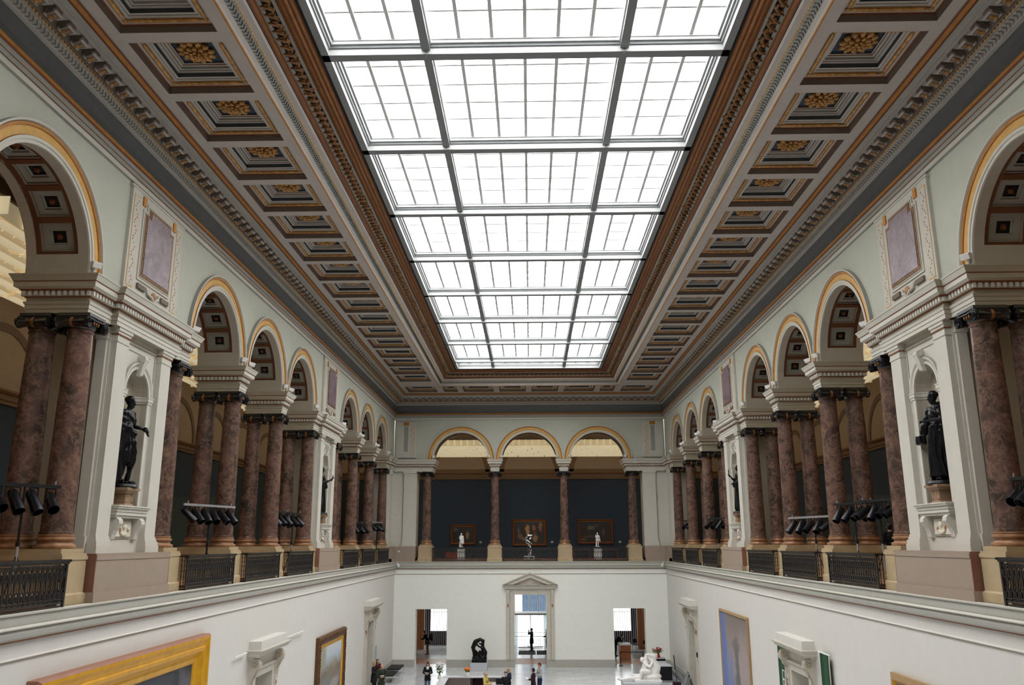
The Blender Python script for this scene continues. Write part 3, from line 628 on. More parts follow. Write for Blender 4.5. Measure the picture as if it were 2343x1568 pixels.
# ---- ledge cornice round the hall at gallery level
m=M()
sweep(m,[(-1.8,7.0),(.40,7.0,'plaster'),(.44,6.99,'plaster'),(.44,6.96,'ledge_grey'),(.41,6.95,'ceil_dark'),(.41,6.78,'ledge_grey'),(.43,6.775,'ceil_dark'),(.47,6.77,'plaster'),(.50,6.74,'plaster'),(.50,6.72,'ledge_grey'),(.46,6.70,'ceil_dark'),(.47,6.64,'ledge_grey'),(.45,6.56,'ledge_grey'),(.40,6.52,'ledge_grey'),(.38,6.50,'brownline'),(.35,6.48,'brownline'),(.33,6.47,'ledge_grey')])
struct(m.obj('trim_6'))
m=M(); sweep(m,[(.33,6.20),(.36,6.20,'ground_white'),(.37,6.17,'ground_white'),(.345,6.13,'plaster_dim'),(.33,6.13,'ground_white')]); struct(m.obj('trim_7'))
# ---- lower walls with door openings
LP=.33
def holes_wall(side,u0,u1,z0,z1,holes,p,mt):
    m=M(side); us=sorted({u0,u1}|{h[0] for h in holes}|{h[1] for h in holes}); zs=sorted({z0,z1}|{h[2] for h in holes}|{h[3] for h in holes})
    for a,b in zip(us[:-1],us[1:]):
        for c,d in zip(zs[:-1],zs[1:]):
            if any(h[0]<=a and b<=h[1] and h[2]<=c and d<=h[3] for h in holes): continue
            m.quad((p,a,c),(p,b,c),(p,b,d),(p,a,d),mt)
    return m
SD=[31.15,51.4]
for s in 'LR':
    H=[(c-.95,c+.95,0,3.78) for c in SD]
    m=holes_wall(s,-3,D-LP,0,6.5,H,LP,'ground_white')
    for c in SD:
        a,b=c-.95,c+.95; q=-1.6
        m.quad((LP,a,0),(q,a,0),(q,a,3.78),(LP,a,3.78),'ground_cream'); m.quad((LP,b,0),(q,b,0),(q,b,3.78),(LP,b,3.78),'stone_trim'); m.quad((LP,a,3.78),(LP,b,3.78),(q,b,3.78),(q,a,3.78),'ground_cream')
        m.box(q-4,q,a-2,b+2,-.02,4.5,'teal_wall') if False else None
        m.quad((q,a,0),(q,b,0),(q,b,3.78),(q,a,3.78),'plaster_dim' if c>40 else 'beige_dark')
    struct(m.obj('wall_lower_left' if s=='L' else 'wall_lower_right'))
    m=M(s); cur=40.
    for c in SD[1:]:
        m.box(LP-.01,LP+.05,cur,c-1.35,0,.5,'ledge_grey'); cur=c+1.35
    m.box(LP-.01,LP+.05,cur,D-LP,0,.5,'ledge_grey'); m.box(LP-.01,LP+.05,SD[0]+1.35,40,0,.5,'ledge_grey'); struct(m.obj('baseboard_left' if s=='L' else 'baseboard_right'))
H=[(-7.97,-5.78,0,3.8),(-1.08,1.1,0,4.76),(5.75,7.95,0,3.84)]
m=holes_wall('B',-W+LP,W-LP,0,6.5,H,LP,'ground_cream')
for (a,b,z0,z1) in H:
    q=-.55
    for uu in (a,b): m.quad((LP,uu,0),(q,uu,0),(q,uu,z1),(LP,uu,z1),'ground_cream')
    m.quad((LP,a,z1),(LP,b,z1),(q,b,z1),(q,a,z1),'ground_cream')
hb=holes_wall('B',-12.5,12.5,0,6.5,H,-.55,'ground_cream'); 
struct(m.obj('wall_lower_back')); struct(hb.obj('wall_vestibule_inner'))
m=M('B'); cur=-W+LP
for (a,b,z0,z1) in H:
    e=.28 if z1>4 else .0
    if z1<4: m.box(LP-.01,LP+.05,cur,a-.28,0,.5,'ledge_grey'); m.box(LP-.01,LP+.02,a-.28,a,0,.5,'ledge_grey'); m.box(LP-.01,LP+.02,b,b+.28,0,.5,'ledge_grey'); cur=b+.28
    else: m.box(LP-.01,LP+.05,cur,a,0,.5,'ledge_grey'); cur=b
m.box(LP-.01,LP+.05,cur,W-LP,0,.5,'ledge_grey'); struct(m.obj('baseboard_back'))
m=M(); m.quad((-12.5,-3,0),(12.5,-3,0),(12.5,73.2,0),(-12.5,73.2,0),'floor_marble'); struct(m.obj('floor'))
m=M(); m.quad((-20,-3,0),(20,-3,0),(20,-3,20.5),(-20,-3,20.5),'plaster'); struct(m.obj('wall_front'))
# ---- galleries
GX,GY=18.3,67.6
m=M(); 
for s in (-1,1):
    a,b=sorted((s*(W-LP+.1),s*GX)); m.box(a,b,-3,GY,6.6,ZG-.1,'wood_floor')
    a,b=sorted((s*(W+.05),s*GX)); m.box(a,b,-3,GY,ZG-.1,ZG,'wood_floor')
m.box(-W-.05,W+.05,D+.05,GY,6.6,ZG,'wood_floor'); m.box(-W,W,D-.25,D+.1,6.6,6.98,'wood_floor'); struct(m.obj('floor_gallery'))
m=M()
for s in (-1,1): m.quad((s*GX,-3,ZG),(s*GX,GY,ZG),(s*GX,GY,13.0),(s*GX,-3,13.0),'teal_wall'); m.quad((s*GX,-3,13.0),(s*GX,GY,13.0),(s*GX,GY,18.2),(s*GX,-3,18.2),'beige_wall'); m.quad((s*GX,-3,0),(s*GX,GY,0),(s*GX,GY,7),(s*GX,-3,7),'teal_wall')
m.quad((-GX,GY,ZG),(GX,GY,ZG),(GX,GY,13.25),(-GX,GY,13.25),'teal_wall'); m.quad((-GX,GY,13.25),(GX,GY,13.25),(GX,GY,18.2),(-GX,GY,18.2),'beige_wall')
struct(m.obj('wall_gallery'))
m=M(); m.quad((-GX,-3,18.2),(-W-1.4,-3,18.2),(-W-1.4,D+1.46,18.2),(-GX,D+1.46,18.2),'beige_dark'); m.quad((GX,-3,18.2),(W+1.4,-3,18.2),(W+1.4,D+1.46,18.2),(GX,D+1.46,18.2),'beige_dark'); m.quad((-GX,D+1.4,18.2),(GX,D+1.4,18.2),(GX,GY,18.2),(-GX,GY,18.2),'beige_dark'); struct(m.obj('ceiling_gallery'))
# gallery cornice, lunette bands
m=M()
for s in (-1,1):
    for z0,z1,e,mt in ((13.0,13.14,.06,'tan_trim'),(13.14,13.2,.1,'beige_dark'),(13.2,13.36,.08,'tan_trim'),(13.36,13.42,.14,'brownline'),(13.42,13.5,.18,'tan_trim')):
        a,b=sorted((s*GX,s*(GX-e))); m.box(a,b,-3,GY,z0,z1,mt)
for z0,z1,e,mt in ((13.25,13.4,.06,'tan_trim'),(13.4,13.46,.1,'beige_dark'),(13.46,13.66,.08,'tan_trim'),(13.66,13.72,.14,'brownline'),(13.72,13.8,.18,'tan_trim')): m.box(-GX,GX,GY-e,GY,z0,z1,mt)
def band(fn,c,z,r0,r1,mt,n=24):
    vs=[];fs=[]
    for i in range(n+1):
        t=PI*i/n; vs+=[fn(c+r0*math.cos(t),z+r0*math.sin(t)),fn(c+r1*math.cos(t),z+r1*math.sin(t))]
    for i in range(n): fs.append((2*i,2*i+1,2*i+3,2*i+2))
    m.add(vs,fs,mt)
for c in (-5.6,0,5.6):
    band(lambda a,z:(a,GY-.04,z),c,13.85,2.05,2.4,'tan_trim'); m.box(c-2.4,c+2.4,GY-.04,GY,13.8,14.05,'tan_trim')
for s in (-1,1):
    for i in range(12):
        c=8+S5*i; band(lambda a,z:(s*(GX-.04),a,z),c,13.55,1.95,2.25,'beige_dark')
struct(m.obj('trim_8'))
# temporary partitions hung in the side galleries
for s,lab in ((-1,'L'),(1,'R')):
    for y0 in (36.,50.):
        m=M(); a,b=sorted((s*13.2,s*(GX-.3))); m.box(a,b,y0,y0+.3,ZG,10.2,'teal_panel')
        o=m.obj('partition_panel'); tag(o,'grey exhibition partition %s in the upper gallery on the %s'%('beyond the first free columns' if y0<40 else 'beyond the second niche pier',SIDE[lab]),'partition')
# luminous ceilings (fabric baffles under lamps)
lum=struct(empty('ceiling_luminous'))
def billow(m,x0,x1,y0,y1,z,dip,ax,k=5):  # last strip of each panel glows dimmer: shading put into the colour
    for i in range(k):
        a,b=i/k,(i+1)/k; za,zb=z-dip*math.sin(PI*a),z-dip*math.sin(PI*b)
        if ax=='x': m.quad((x0+(x1-x0)*a,y0,za),(x0+(x1-x0)*b,y0,zb),(x0+(x1-x0)*b,y1,zb),(x0+(x1-x0)*a,y1,za),'laylight_fabric' if i<k-1 else 'laylight_dim')
        else: m.quad((x0,y0+(y1-y0)*a,za),(x1,y0+(y1-y0)*a,za),(x1,y0+(y1-y0)*b,zb),(x0,y0+(y1-y0)*b,zb),'laylight_fabric' if i<k-1 else 'laylight_dim')
for s in (-1,1):
    m=M(); a,b=sorted((s*12.9,s*17.3))
    m.box(a,b,-2,GY-1.2,16.5,16.55,'laylight_dim')
    for r_ in range(6):
        xa=s*(12.9+r_*.74); xb=s*(12.9+r_*.74+.68); off=.5*(r_%2)
        for i in range(33):
            y=-1+2.0*i+off; billow(m,min(xa,xb),max(xa,xb),y,y+1.93,16.25,.22,'x')
            m.quad((xa,y,16.5),(xb,y,16.5),(xb,y,16.05),(xa,y,16.05),'laylight_dim')
            for q in (.5,1.,1.5): m.quad((xa,y+q,16.5),(xa+s*.3,y+q,16.5),(xa+s*.3,y+q+.12,16.12),(xa,y+q+.12,16.2),'laylight_fabric')
    a,b=sorted((s*12.62,s*12.72)); m.box(a,b,-2,GY-1.2,16.45,16.85,'beige_dark'); 
    a,b=sorted((s*12.74,s*12.78)); m.box(a,b,-2,GY-1.2,16.0,16.7,'laylight_dim')
    for i in range(64):
        y=-1.5+1.0*i; a,b=sorted((s*12.5,s*12.76)); m.box(a,b,y-.02,y+.02,16.0,16.45,'laylight_fabric')
    m.obj('baffle_grid',lum)
m=M(); m.box(-12.5,12.5,62.9,GY-.6,15.75,15.8,'laylight_dim')
for r_ in range(6):
    y=62.95+r_*.72
    for i in range(13):
        x=-13.2+2.1*i+.6*(r_%2)+.25*r_; billow(m,x,x+2.04,y,y+.66,15.42-.06*r_,.16,'y'); m.quad((x,y,15.75),(x,y+.66,15.75),(x,y+.66,15.1),(x,y,15.3),'laylight_dim')
for i in range(52):
    x=-12.5+.49*i; m.box(x-.015,x+.015,62.55,62.86,15.45,15.84,'laylight_fabric')
m.box(-12.5,12.5,62.86,62.9,15.4,15.84,'laylight_dim'); m.box(-12.5,12.5,62.5,62.9,15.84,15.9,'beige_dark'); m.obj('baffle_grid',lum)
# ================================================================= COLUMNS
def col_mesh():
    sh=M(); H=ZC-.42
    prof=[(.335,8.43),(.345,8.46),(.325,8.52)]+[(.318-.05*((k/12)**1.7),8.52+(H-8.52)*k/12) for k in range(13)]+[(.29,H),(.29,H+.03),(.268,H+.04),(.268,H+.12)]
    sh.lathe([(a,b-8) for a,b in prof],28,'column_marble')
    ba=M(); ba.lathe([(.40,.15),(.42,.17),(.425,.2),(.41,.235),(.36,.245),(.345,.27),(.35,.31),(.375,.32),(.392,.35),(.385,.38),(.35,.39),(.345,.41),(.36,.42),(.36,.44),(.33,.45)],28,'base_bronze')
    ca=M(); z=ZC-8
    ca.box(-.36,.36,-.36,.36,z-.07,z,'black_gloss'); ca.box(-.33,.33,-.33,.33,z-.1,z-.07,'black_gloss')
    ca.lathe([(.27,z-.34),(.31,z-.30),(.34,z-.22),(.33,z-.1)],20,'black_gloss')
    ca.lathe([(.275,z-.36),(.285,z-.35),(.275,z-.34)],20,'gold_dull',caps=False)
    for i in range(12):
        a=2*PI*i/12; ca.sphere((.30*math.cos(a),.30*math.sin(a),z-.2),.02,.02,.045,'black_gloss',6,4)
    vo=[]
    for sy in (-1,1):
        v=M(); n=16; pr=[(-.36,.135),(-.33,.14),(-.3,.125),(-.16,.10),(-.04,.095),(-.035,.112),(.035,.112),(.04,.095),(.16,.10),(.3,.125),(.33,.14),(.36,.135)]
        cy,cz=sy*.36,z-.22
        for (xa,ra),(xb,rb) in zip(pr[:-1],pr[1:]):
            mt='gold_dull' if abs(xa+xb)<.02 else 'black_gloss'
            v.add([(xa,cy+ra*math.cos(2*PI*q/n),cz+ra*math.sin(2*PI*q/n)) for q in range(n)]+[(xb,cy+rb*math.cos(2*PI*q/n),cz+rb*math.sin(2*PI*q/n)) for q in range(n)],[(q,(q+1)%n,n+(q+1)%n,n+q) for q in range(n)],mt)
        for e in (-1,1):
            v.add([(e*.35,cy+.13*math.cos(2*PI*q/n),cz+.13*math.sin(2*PI*q/n)) for q in range(n)],[tuple(range(n))],'black_matte')
            pts=[];rd=[]
            for q in range(26):
                t=q/25; th=PI/2-sy*t*5.2*PI*.8*1; rr=.125*(1-t*.88); pts.append((e*.365,cy+rr*math.cos(th),cz+rr*math.sin(th))); rd.append(.024*(1-t*.45))
            v.tube(pts,rd,5,'par_can')
        vo.append(v.mesh('volute',True))
    for e in (-1,1):
        ca.tube([(e*.35,-.36,z-.11),(e*.35,0,z-.13),(e*.35,.36,z-.11)],.028,6,'par_can')
        for k in range(3): ca.sphere((e*.33,(k-1)*.1,z-.19),.03,.03,.05,'gold_dull',6,4)
    return sh.mesh('shaft',True),ba.mesh('base',True),ca.mesh('capital',True),vo
shm,bam,cam_,vom=col_mesh()
def column(side,u,p,label,group):
    o=empty('marble_column',label,'column',group); place(o,side,u,p,8.0)
    link('shaft',shm,o); link('base',bam,o); c=link('capital',cam_,o)
    for v in vom: link('volute',v,c)
    return o
def ped_mesh(p0,p1,h):
    m=M(); m.box(p0,p1,-h,h,0,1.05,'yellow_stone'); m.box(p0-.04,p1+.04,-h-.04,h+.04,0,.2,'yellow_stone'); m.frust((p0-.04,p1+.04,-h-.04,h+.04),.2,(p0,p1,-h,h),.24,'yellow_stone'); m.box(p0-.02,p1+.02,-h-.02,h+.02,.92,1.0,'yellow_stone'); m.box(p0+.06,p1-.06,-h+.06,h-.06,1.05,1.15,'yellow_stone')
    return m.mesh('stone_pedestal')
pdm=ped_mesh(-1.66,.15,.5); pdb=ped_mesh(-.8,.15,.5)
CP=[(18.12,'on the flank of the tall niche pier facing the gallery entrance end'),(23.10,'on the far flank of the tall niche pier'),(28.08,'first free-standing pair past the tall niche pier'),(33.06,'second free-standing pair past the tall niche pier'),(38.04,'on the near flank of the small niche pier'),
    (43.02,'on the far flank of the small niche pier'),(48.0,'first free-standing pair past the small niche pier'),(52.98,'second free-standing pair past the small niche pier'),(57.96,'beside the far corner of the hall')]
SH=['near flank of tall niche pier','far flank of tall niche pier','first free pair past tall niche pier','second free pair past tall niche pier','near flank of small niche pier','far flank of small niche pier','first free pair past small niche pier','second free pair past small niche pier','pair at far hall corner']
for s in 'LR':
    for (u,_),h in zip(CP,SH):
        column(s,u,-.31,'brown marble column, hall edge, %s, %s'%(h,SIDE[s]),'paired brown marble columns')
        column(s,u,-1.19,'brown marble column, gallery edge, %s, %s'%(h,SIDE[s]),'paired brown marble columns')
        o=link('stone_pedestal',pdm); place(o,s,u,0,ZL); tag(o,'yellow stone pedestal under columns, %s, %s'%(h,SIDE[s]),'pedestal','yellow stone pedestals')
for u,h in ((-7.4,'beside the corner on the gold-frame side'),(-2.49,'between the seated-figure bust arch and central arch'),(2.49,'between central arch and the lute-figure arch'),(7.4,'beside the corner on the green-banner side')):
    h={-7.4:'at the gold-frame corner',-2.49:'between central arch and its gold-frame neighbour',2.49:'between central arch and its green-banner neighbour',7.4:'at the green-banner corner'}[u]
    column('B',u,-.31,'single brown marble column on far end wall, %s'%h,'columns of the far end wall')
    o=link('stone_pedestal',pdb); place(o,'B',u,0,ZL); tag(o,'yellow stone pedestal on far end wall, %s'%h,'pedestal','yellow stone pedestals')
# ================================================================= BALUSTRADES
def rail_parts(L):
    h=L/2; m=M(); n=round(L/.17); st=L/n; y0=.1; y1=.84
    m.box(.29,.31,-h,h,.06,.1,'iron'); m.box(.285,.315,-h,h,.14,.16,'iron'); m.box(.285,.315,-h,h,.80,.82,'iron'); m.box(.29,.31,-h,h,.0,.03,'iron')
    def motif(fx,fy,c,w,full):
        def P(a,z): return fx(c+a,z)
        t=.015
        m.tube([P(-w/2,.1),P(-w/2,.82)],.013,4,'iron')
        for (zb,zt) in ((.16,.36),(.38,.58),(.56,.78)):
            hh=zt-zb; m.tube([P(-w*.42,zb),P(-w*.42,zb+hh*.5),P(-w*.3,zb+hh*.8),P(0,zt),P(w*.3,zb+hh*.8),P(w*.42,zb+hh*.5),P(w*.42,zb)],t,4,'iron')
        for zc in (.25,.66): m.tube([P(0,zc-.08),P(0,zc+.03)],[.026,.038],5,'iron')
        m.tube([P(0,.36),P(0,.56)],.008,4,'iron')
        m.tube([P(-w*.4,.1),P(0,.15),P(w*.4,.1)],.012,4,'iron'); m.tube([P(-w*.5,.81),P(0,.765),P(w*.5,.81)],.012,4,'iron')
    for i in range(n): motif(lambda a,z:(.3,a,z),None,-h+st*(i+.5),st,True)
    lat=m.mesh('iron_lattice')
    t=M(); t.box(.24,.36,-h-.06,h+.06,.88,.93,'iron'); t.box(.26,.34,-h-.03,h+.03,.84,.88,'iron')
    for s in (-1,1): a,b=sorted((s*(h-.05),s*(h+.06))); t.box(.08,.36,a,b,.88,.93,'iron')
    tr=t.mesh('top_rail')
    r=M()
    for k in (.16,.24):
        r.box(k-.008,k+.008,h-.01,h+.01,.06,.88,'iron')
        for z in (.2,.35,.5,.65,.78): r.sphere((k,h,z),.024,.024,.03,'iron',6,4)
    r.box(.12,.3,h-.015,h+.015,.06,.12,'iron'); rt=r.mesh('return_panel')
    p=M(); p.box(.28,.325,-.03,.03,0,.86,'iron'); p.sphere((.3,0,.02),.04,.04,.03,'iron'); po=p.mesh('post')
    return lat,tr,rt,po
def rail(side,u,L,parts,label,group):
    lat,tr,rt,po=parts; o=empty('iron_balustrade',label,'balustrade',group); place(o,side,u,.035,ZL+.01)
    link('iron_lattice',lat,o); link('top_rail',tr,o)
    a=link('return_panel',rt,o); b=link('return_panel',rt,o); b.location.y=-L+.0
    for s in (-1,1): q=link('post',po,o); q.location.y=s*(L/2-.02)
RL=3.8; rp_=rail_parts(RL)
RS=[(15.63,'in the arch before the tall niche pier'),(25.59,'first arch past the tall niche pier'),(30.57,'second arch past the tall niche pier'),(35.55,'third arch past the tall niche pier'),(45.51,'first arch past the small niche pier'),(50.49,'second arch past the small niche pier'),(55.47,'arch next to the far corner')]
for s in 'LR':
    for u,h in RS: rail(s,u,RL,rp_,'black cast-iron balustrade, %s, %s'%(h,SIDE[s]),'cast-iron gallery balustrades')
for u,h in ((-4.95,'behind white figure at brown bench'),(0,'central arch with silver sculpture'),(4.95,'arch with white lute player')):
    h={-4.95:'far end wall, arch on the gold-frame hand',0:'far end wall, central arch with silver sculpture',4.95:'far end wall, arch on the green-banner hand'}[u]
    rail('B',u,RL,rp_,'black cast-iron balustrade, %s'%h,'cast-iron gallery balustrades')
# ================================================================= FLOODLIGHTS on the cornices
def flood_meshes():
    b=M(); b.prism([(-.09,.02),(.10,.0),(.13,.12),(.10,.14),(-.1,.14)],lambda a,z,c:(a,c,z),-.1,.1,'white_metal')
    k=M(); k.box(-.02,.02,-.02,.02,-.16,.03,'white_metal'); k.box(-.04,.04,-.05,.05,-.17,-.15,'white_metal')
    return b.mesh('lamp_body'),k.mesh('lamp_bracket')
fb,fk=flood_meshes()
def flood(side,u,sg,label):
    o=empty('floodlight',label,'lamp','small white floodlights on the cornice'); place(o,side,u,.06,ZE+.17)
    a=link('lamp_body',fb,o); a.rotation_euler=(0,R(10),R(35*sg)); link('lamp_bracket',fk,o)
ORD=['before tall niche pier','past tall niche pier','first free pair past tall pier','second free pair past tall pier','before small niche pier','past small niche pier','first free pair past small pier','second free pair past small pier','far hall corner']
for s in 'LR':
    k=1 if s=='L' else -1
    for (u,_),h in zip(CP,ORD):
        if u not in (23.10,43.02): flood(s,u-.42,-k,'small white floodlight over columns %s, near edge, %s'%(h,SIDE[s]))
        if u not in (18.12,38.04,57.96): flood(s,u+.42,k,'small white floodlight over columns %s, far edge, %s'%(h,SIDE[s]))
for i,(u,g) in enumerate(((-7.0,1),(-2.95,-1),(-2.03,1),(2.03,-1),(2.95,1),(7.0,-1))):
    flood('B',u,g,'small white floodlight on far end wall cornice, %s'%['gold-frame corner','gold-frame edge of first capital','central arch, gold-frame edge','central arch, green-banner edge','green-banner edge of last capital','green-banner corner'][i])
# ================================================================= STAGE LIGHT STANDS
def can_mesh():
    m=M(); m.lathe([(.02,.2),(.06,.19),(.085,.14),(.088,-.06),(.10,-.16),(.10,-.24),(.092,-.24),(.085,-.1)],14,'par_can'); return m.mesh('lamp_can',True)
can=can_mesh()
def light_stand(x,y,zb,n,yaw,L,bar,label,lean=40,white=False):
    o=empty('light_stand',label,'stage light stand','stage light stands in the galleries'); o.location=(x+(-.12 if x<0 else .12),y,ZG); o.rotation_euler=(0,0,yaw); h=zb-ZG
    m=M(); m.box(-L/2,L/2,-.03,.03,h-.035,h+.035,bar); 
    for s in (-1,1): m.tube([(s*L*.42,0,h),(s*L*.42,0,h+.12)],.016,6,'alu')
    m.obj('crossbar',o)
    m=M(); m.tube([(0,0,.75),(0,0,h)],.024,8,'black_matte'); m.tube([(0,0,.35),(0,0,1.15)],.03,8,'alu' if not white else 'black_matte'); m.lathe([(.045,0),(.045,.08)],8,'black_matte',(0,0,1.1))
    m.obj('mast',o)
    if white: g=M(); g.tube([(0,0,.55),(0,0,.8)],.034,8,'green_tape'); g.obj('tape_band',o)
    for k in range(3):
        a=2*PI*k/3+.5; m=M(); m.tube([(0,0,.95),(.3*math.cos(a),.3*math.sin(a),.0)],.014,6,'black_matte'); m.obj('leg',o)
    rn=random.Random(int(abs(x*10+y)))
    for k in range(n):
        t=-L/2+L*(k+.5)/n
        q=link('lamp_can',can,o); q.scale=(1.2,1.2,1.25); q.location=(t,.02,h-.30); q.rotation_euler=(R(lean+rn.uniform(-12,12))*1,R(rn.uniform(-14,14)),R(rn.uniform(-25,25)))
        m=M(); m.box(-.1,.1,-.012,.012,-.0,.02,'black_matte'); m.box(-.104,-.09,-.012,.012,-.28,.02,'black_matte'); m.box(.09,.104,-.012,.012,-.28,.02,'black_matte')
        yk=m.obj('yoke',o); yk.location=(t,0,h-.06)
LS=[('L',-10.15,17.0,9.42,4,1.5,'black_matte','black stage lights on a stand before the tall niche pier, gold-frame side',False,-PI/2-.5),
('L',-10.0,26.7,9.42,6,2.5,'alu','six stage lights under a silver bar with green tape, gold-frame side',True,-PI/2-.3),
('L',-10.0,34.4,9.5,3,1.3,'black_matte','stage light stand in the third arch past tall pier, silver mast on the column side',False,-PI/2),
('L',-10.0,36.2,9.5,3,1.3,'black_matte','stage light stand close before the small niche pier, gold-frame side',False,-PI/2),
('L',-9.95,49.9,9.4,3,1.2,'black_matte','stage light stand in middle arch past small niche pier, gold-frame side',False,-PI/2),
('L',-9.95,51.3,9.4,2,1.0,'black_matte','companion stage light stand in middle arch past small niche pier, gold-frame side',False,-PI/2),
('L',-9.95,56.0,9.6,4,1.8,'alu','stage light stand with green tape in the far corner arch, gold-frame side',True,-PI/2),
('R',10.0,17.1,9.5,4,1.0,'black_matte','black stage lights on a stand before the tall niche pier, green-banner side',False,PI/2),
('R',10.0,26.6,9.42,4,1.9,'black_matte','black stage light stand next to first free columns past tall pier, green-banner side',False,PI/2),
('R',10.0,24.7,9.42,4,1.6,'black_matte','black stage light stand beside the dark-haired man, green-banner side',False,PI/2),
('R',10.0,30.4,9.12,6,3.1,'alu','six stage lights under a pale bar in second arch past tall pier, green-banner side',False,PI/2),
('R',9.95,45.8,9.5,4,2.2,'black_matte','stage light stand in first arch past the small niche pier, green-banner side',False,PI/2),
('R',9.95,54.2,9.6,2,1.2,'black_matte','stage light stand in the far corner arch, green-banner side',False,PI/2)]
for s,x,y,zb,n,L,bar,lab,wh,yaw in LS: light_stand(x,y,zb,n,yaw-(.25 if s=='L' and abs(yaw+PI/2)<.01 else 0)+(.3 if s=='R' else 0),L,bar,lab,45,wh)
# camera / lamp clusters at the hall corners
for k,s in ((-1,'L'),(1,'R')):
    o=empty('security_camera','small white camera on the ledge at far corner, %s'%SIDE[s],'camera'); o.location=(k*9.3,D-.5,6.98)
    m=M(); m.tube([(0,0,0),(0,-.12,-.02),(0,-.16,-.12)],.03,6,'white_metal'); m.obj('camera_arm',o); m=M(); m.tube([(-.04,-.14,-.16),(.14*-k,-.3,-.24)],[.09,.11],8,'white_metal'); m.obj('camera_body',o)
o=empty('floodlight','white twin-head floodlight on a post, far corner, gold-frame side','lamp'); o.location=(-9.5,D-.2,ZL)
m=M(); m.tube([(0,0,0),(0,0,.5)],.02,6,'white_metal'); m.obj('post',o)
for q in (-1,1): m=M(); m.tube([(0,0,.55),(q*.16,-.02,.62)],.05,8,'white_metal'); m.lathe([(.02,-.05),(.1,-.04),(.12,.05),(.11,.06)],12,'white_metal',(q*.24,-.05,.68)); m.obj('lamp_head',o)
m=M(); m.sphere((0,0,.5),.1,.1,.1,'white_metal'); m.obj('lamp_hub',o)
o=empty('spotlight','tiny black spotlight on the ledge by the far corner, gold-frame side','lamp'); o.location=(-8.95,D-.25,ZL); m=M(); m.box(-.06,.06,-.06,.06,0,.04,'black_matte'); m.obj('foot',o); m=M(); m.sphere((.02,0,.14),.11,.1,.09,'black_matte'); m.obj('lamp_head',o)
# ================================================================= PAINTINGS
def canvas(side,p,u0,u1,z0,z1,mt,name='canvas'):
    t=xf(side); flip = side=='L'
    me=bpy.data.meshes.new(name); me.from_pydata([t(p,u0,z0),t(p,u1,z0),t(p,u1,z1),t(p,u0,z1)],[],[(0,1,2,3)])
    uv=me.uv_layers.new(name='uv'); a=1 if flip else -1
    co=[(0,0),(1,0),(1,1),(0,1)] if side!='R' else [(1,0),(0,0),(0,1),(1,1)]
    k=(u1-u0)/(z1-z0)
    for i,c in enumerate(co): uv.data[i].uv=c
    me.materials.append(MAT[mt]); return me
def picture(side,p,u0,u1,z0,z1,prof,mt,label,group=None,cat='painting'):
    """prof: list of (inset, height, material) from the outer edge inwards; last inset is where the canvas starts"""
    o=empty('framed_painting',label,cat,group)
    m=M(side)
    for (a,ha,_),(b,hb,fm) in zip(prof[:-1],prof[1:]):
        A=[(p+ha,u0+a,z0+a),(p+ha,u1-a,z0+a),(p+ha,u1-a,z1-a),(p+ha,u0+a,z1-a)]; B=[(p+hb,u0+b,z0+b),(p+hb,u1-b,z0+b),(p+hb,u1-b,z1-b),(p+hb,u0+b,z1-b)]
        for k in range(4): l=(k+1)%4; m.quad(A[k],A[l],B[l],B[k],fm)
    fr=m.obj('picture_frame',o); i=prof[-1][0]
    link('canvas',canvas(side,p+prof[-1][1]+.002,u0+i,u1-i,z0+i,z1-i,mt),o); return o,fr
paint('canvas_storm',[(0,(30,34,40)),(.5,(48,54,62)),(.75,(70,78,88)),(1,(40,44,52))],[(.52,.8,.12,.09,(120,132,146),.8),(.66,.86,.07,.05,(104,116,130),.8),(.85,.8,.05,.3,(30,38,44),.8),(.93,.7,.06,.4,(92,90,96),.6),(.3,.4,.2,.2,(84,70,56),.6)],4,.5)
paint('canvas_city',[(0,(88,86,84)),(.3,(128,116,108)),(.5,(110,102,94)),(.62,(150,150,150)),(.8,(176,190,200)),(1,(196,200,200))],[(.08,.85,.24,.42,(150,142,118),.9),(.55,.5,.3,.14,(136,122,96),.7),(.65,.62,.08,.12,(150,138,110),.7),(.35,.3,.2,.12,(110,126,132),.6),(.7,.2,.28,.12,(168,160,156),.7)],9,.25)
paint('canvas_tower',[(0,(120,110,112)),(.4,(150,138,138)),(.8,(138,124,118)),(1,(116,104,98))],[(.05,.4,.2,.9,(84,112,176),.9),(.3,.2,.16,.5,(96,120,176),.6),(.58,.3,.1,.36,(96,96,100),.95),(.57,.55,.06,.3,(98,96,98),.95),(.56,.68,.17,.035,(104,100,100),.95),(.8,.4,.2,.5,(168,150,146),.5)],7,.2)
paint('canvas_dark',[(0,(30,30,28)),(.6,(48,48,46)),(1,(62,64,62))],[(.5,.5,.3,.3,(60,54,46),.6)],4,.4)
paint('canvas_figures',[(0,(40,32,24)),(.5,(28,24,20)),(1,(44,42,36))],[(.44,.62,.1,.28,(184,130,78),.95),(.66,.72,.07,.14,(160,110,70),.8),(.68,.5,.06,.3,(110,44,32),.7),(.88,.75,.05,.3,(160,96,56),.8),(.18,.35,.1,.2,(130,90,56),.8),(.7,.22,.12,.2,(150,120,76),.8),(.12,.6,.07,.15,(110,90,60),.7),(.3,.2,.1,.1,(150,120,90),.6)],7,.4)
paint('canvas_battle',[(0,(44,34,24)),(.5,(30,28,22)),(1,(38,38,34))],[(.35,.7,.14,.14,(104,98,72),.8),(.55,.8,.1,.1,(70,66,52),.7),(.3,.25,.25,.06,(110,72,44),.7),(.75,.45,.06,.2,(110,80,54),.6),(.1,.1,.1,.06,(120,96,60),.6)],9,.4)
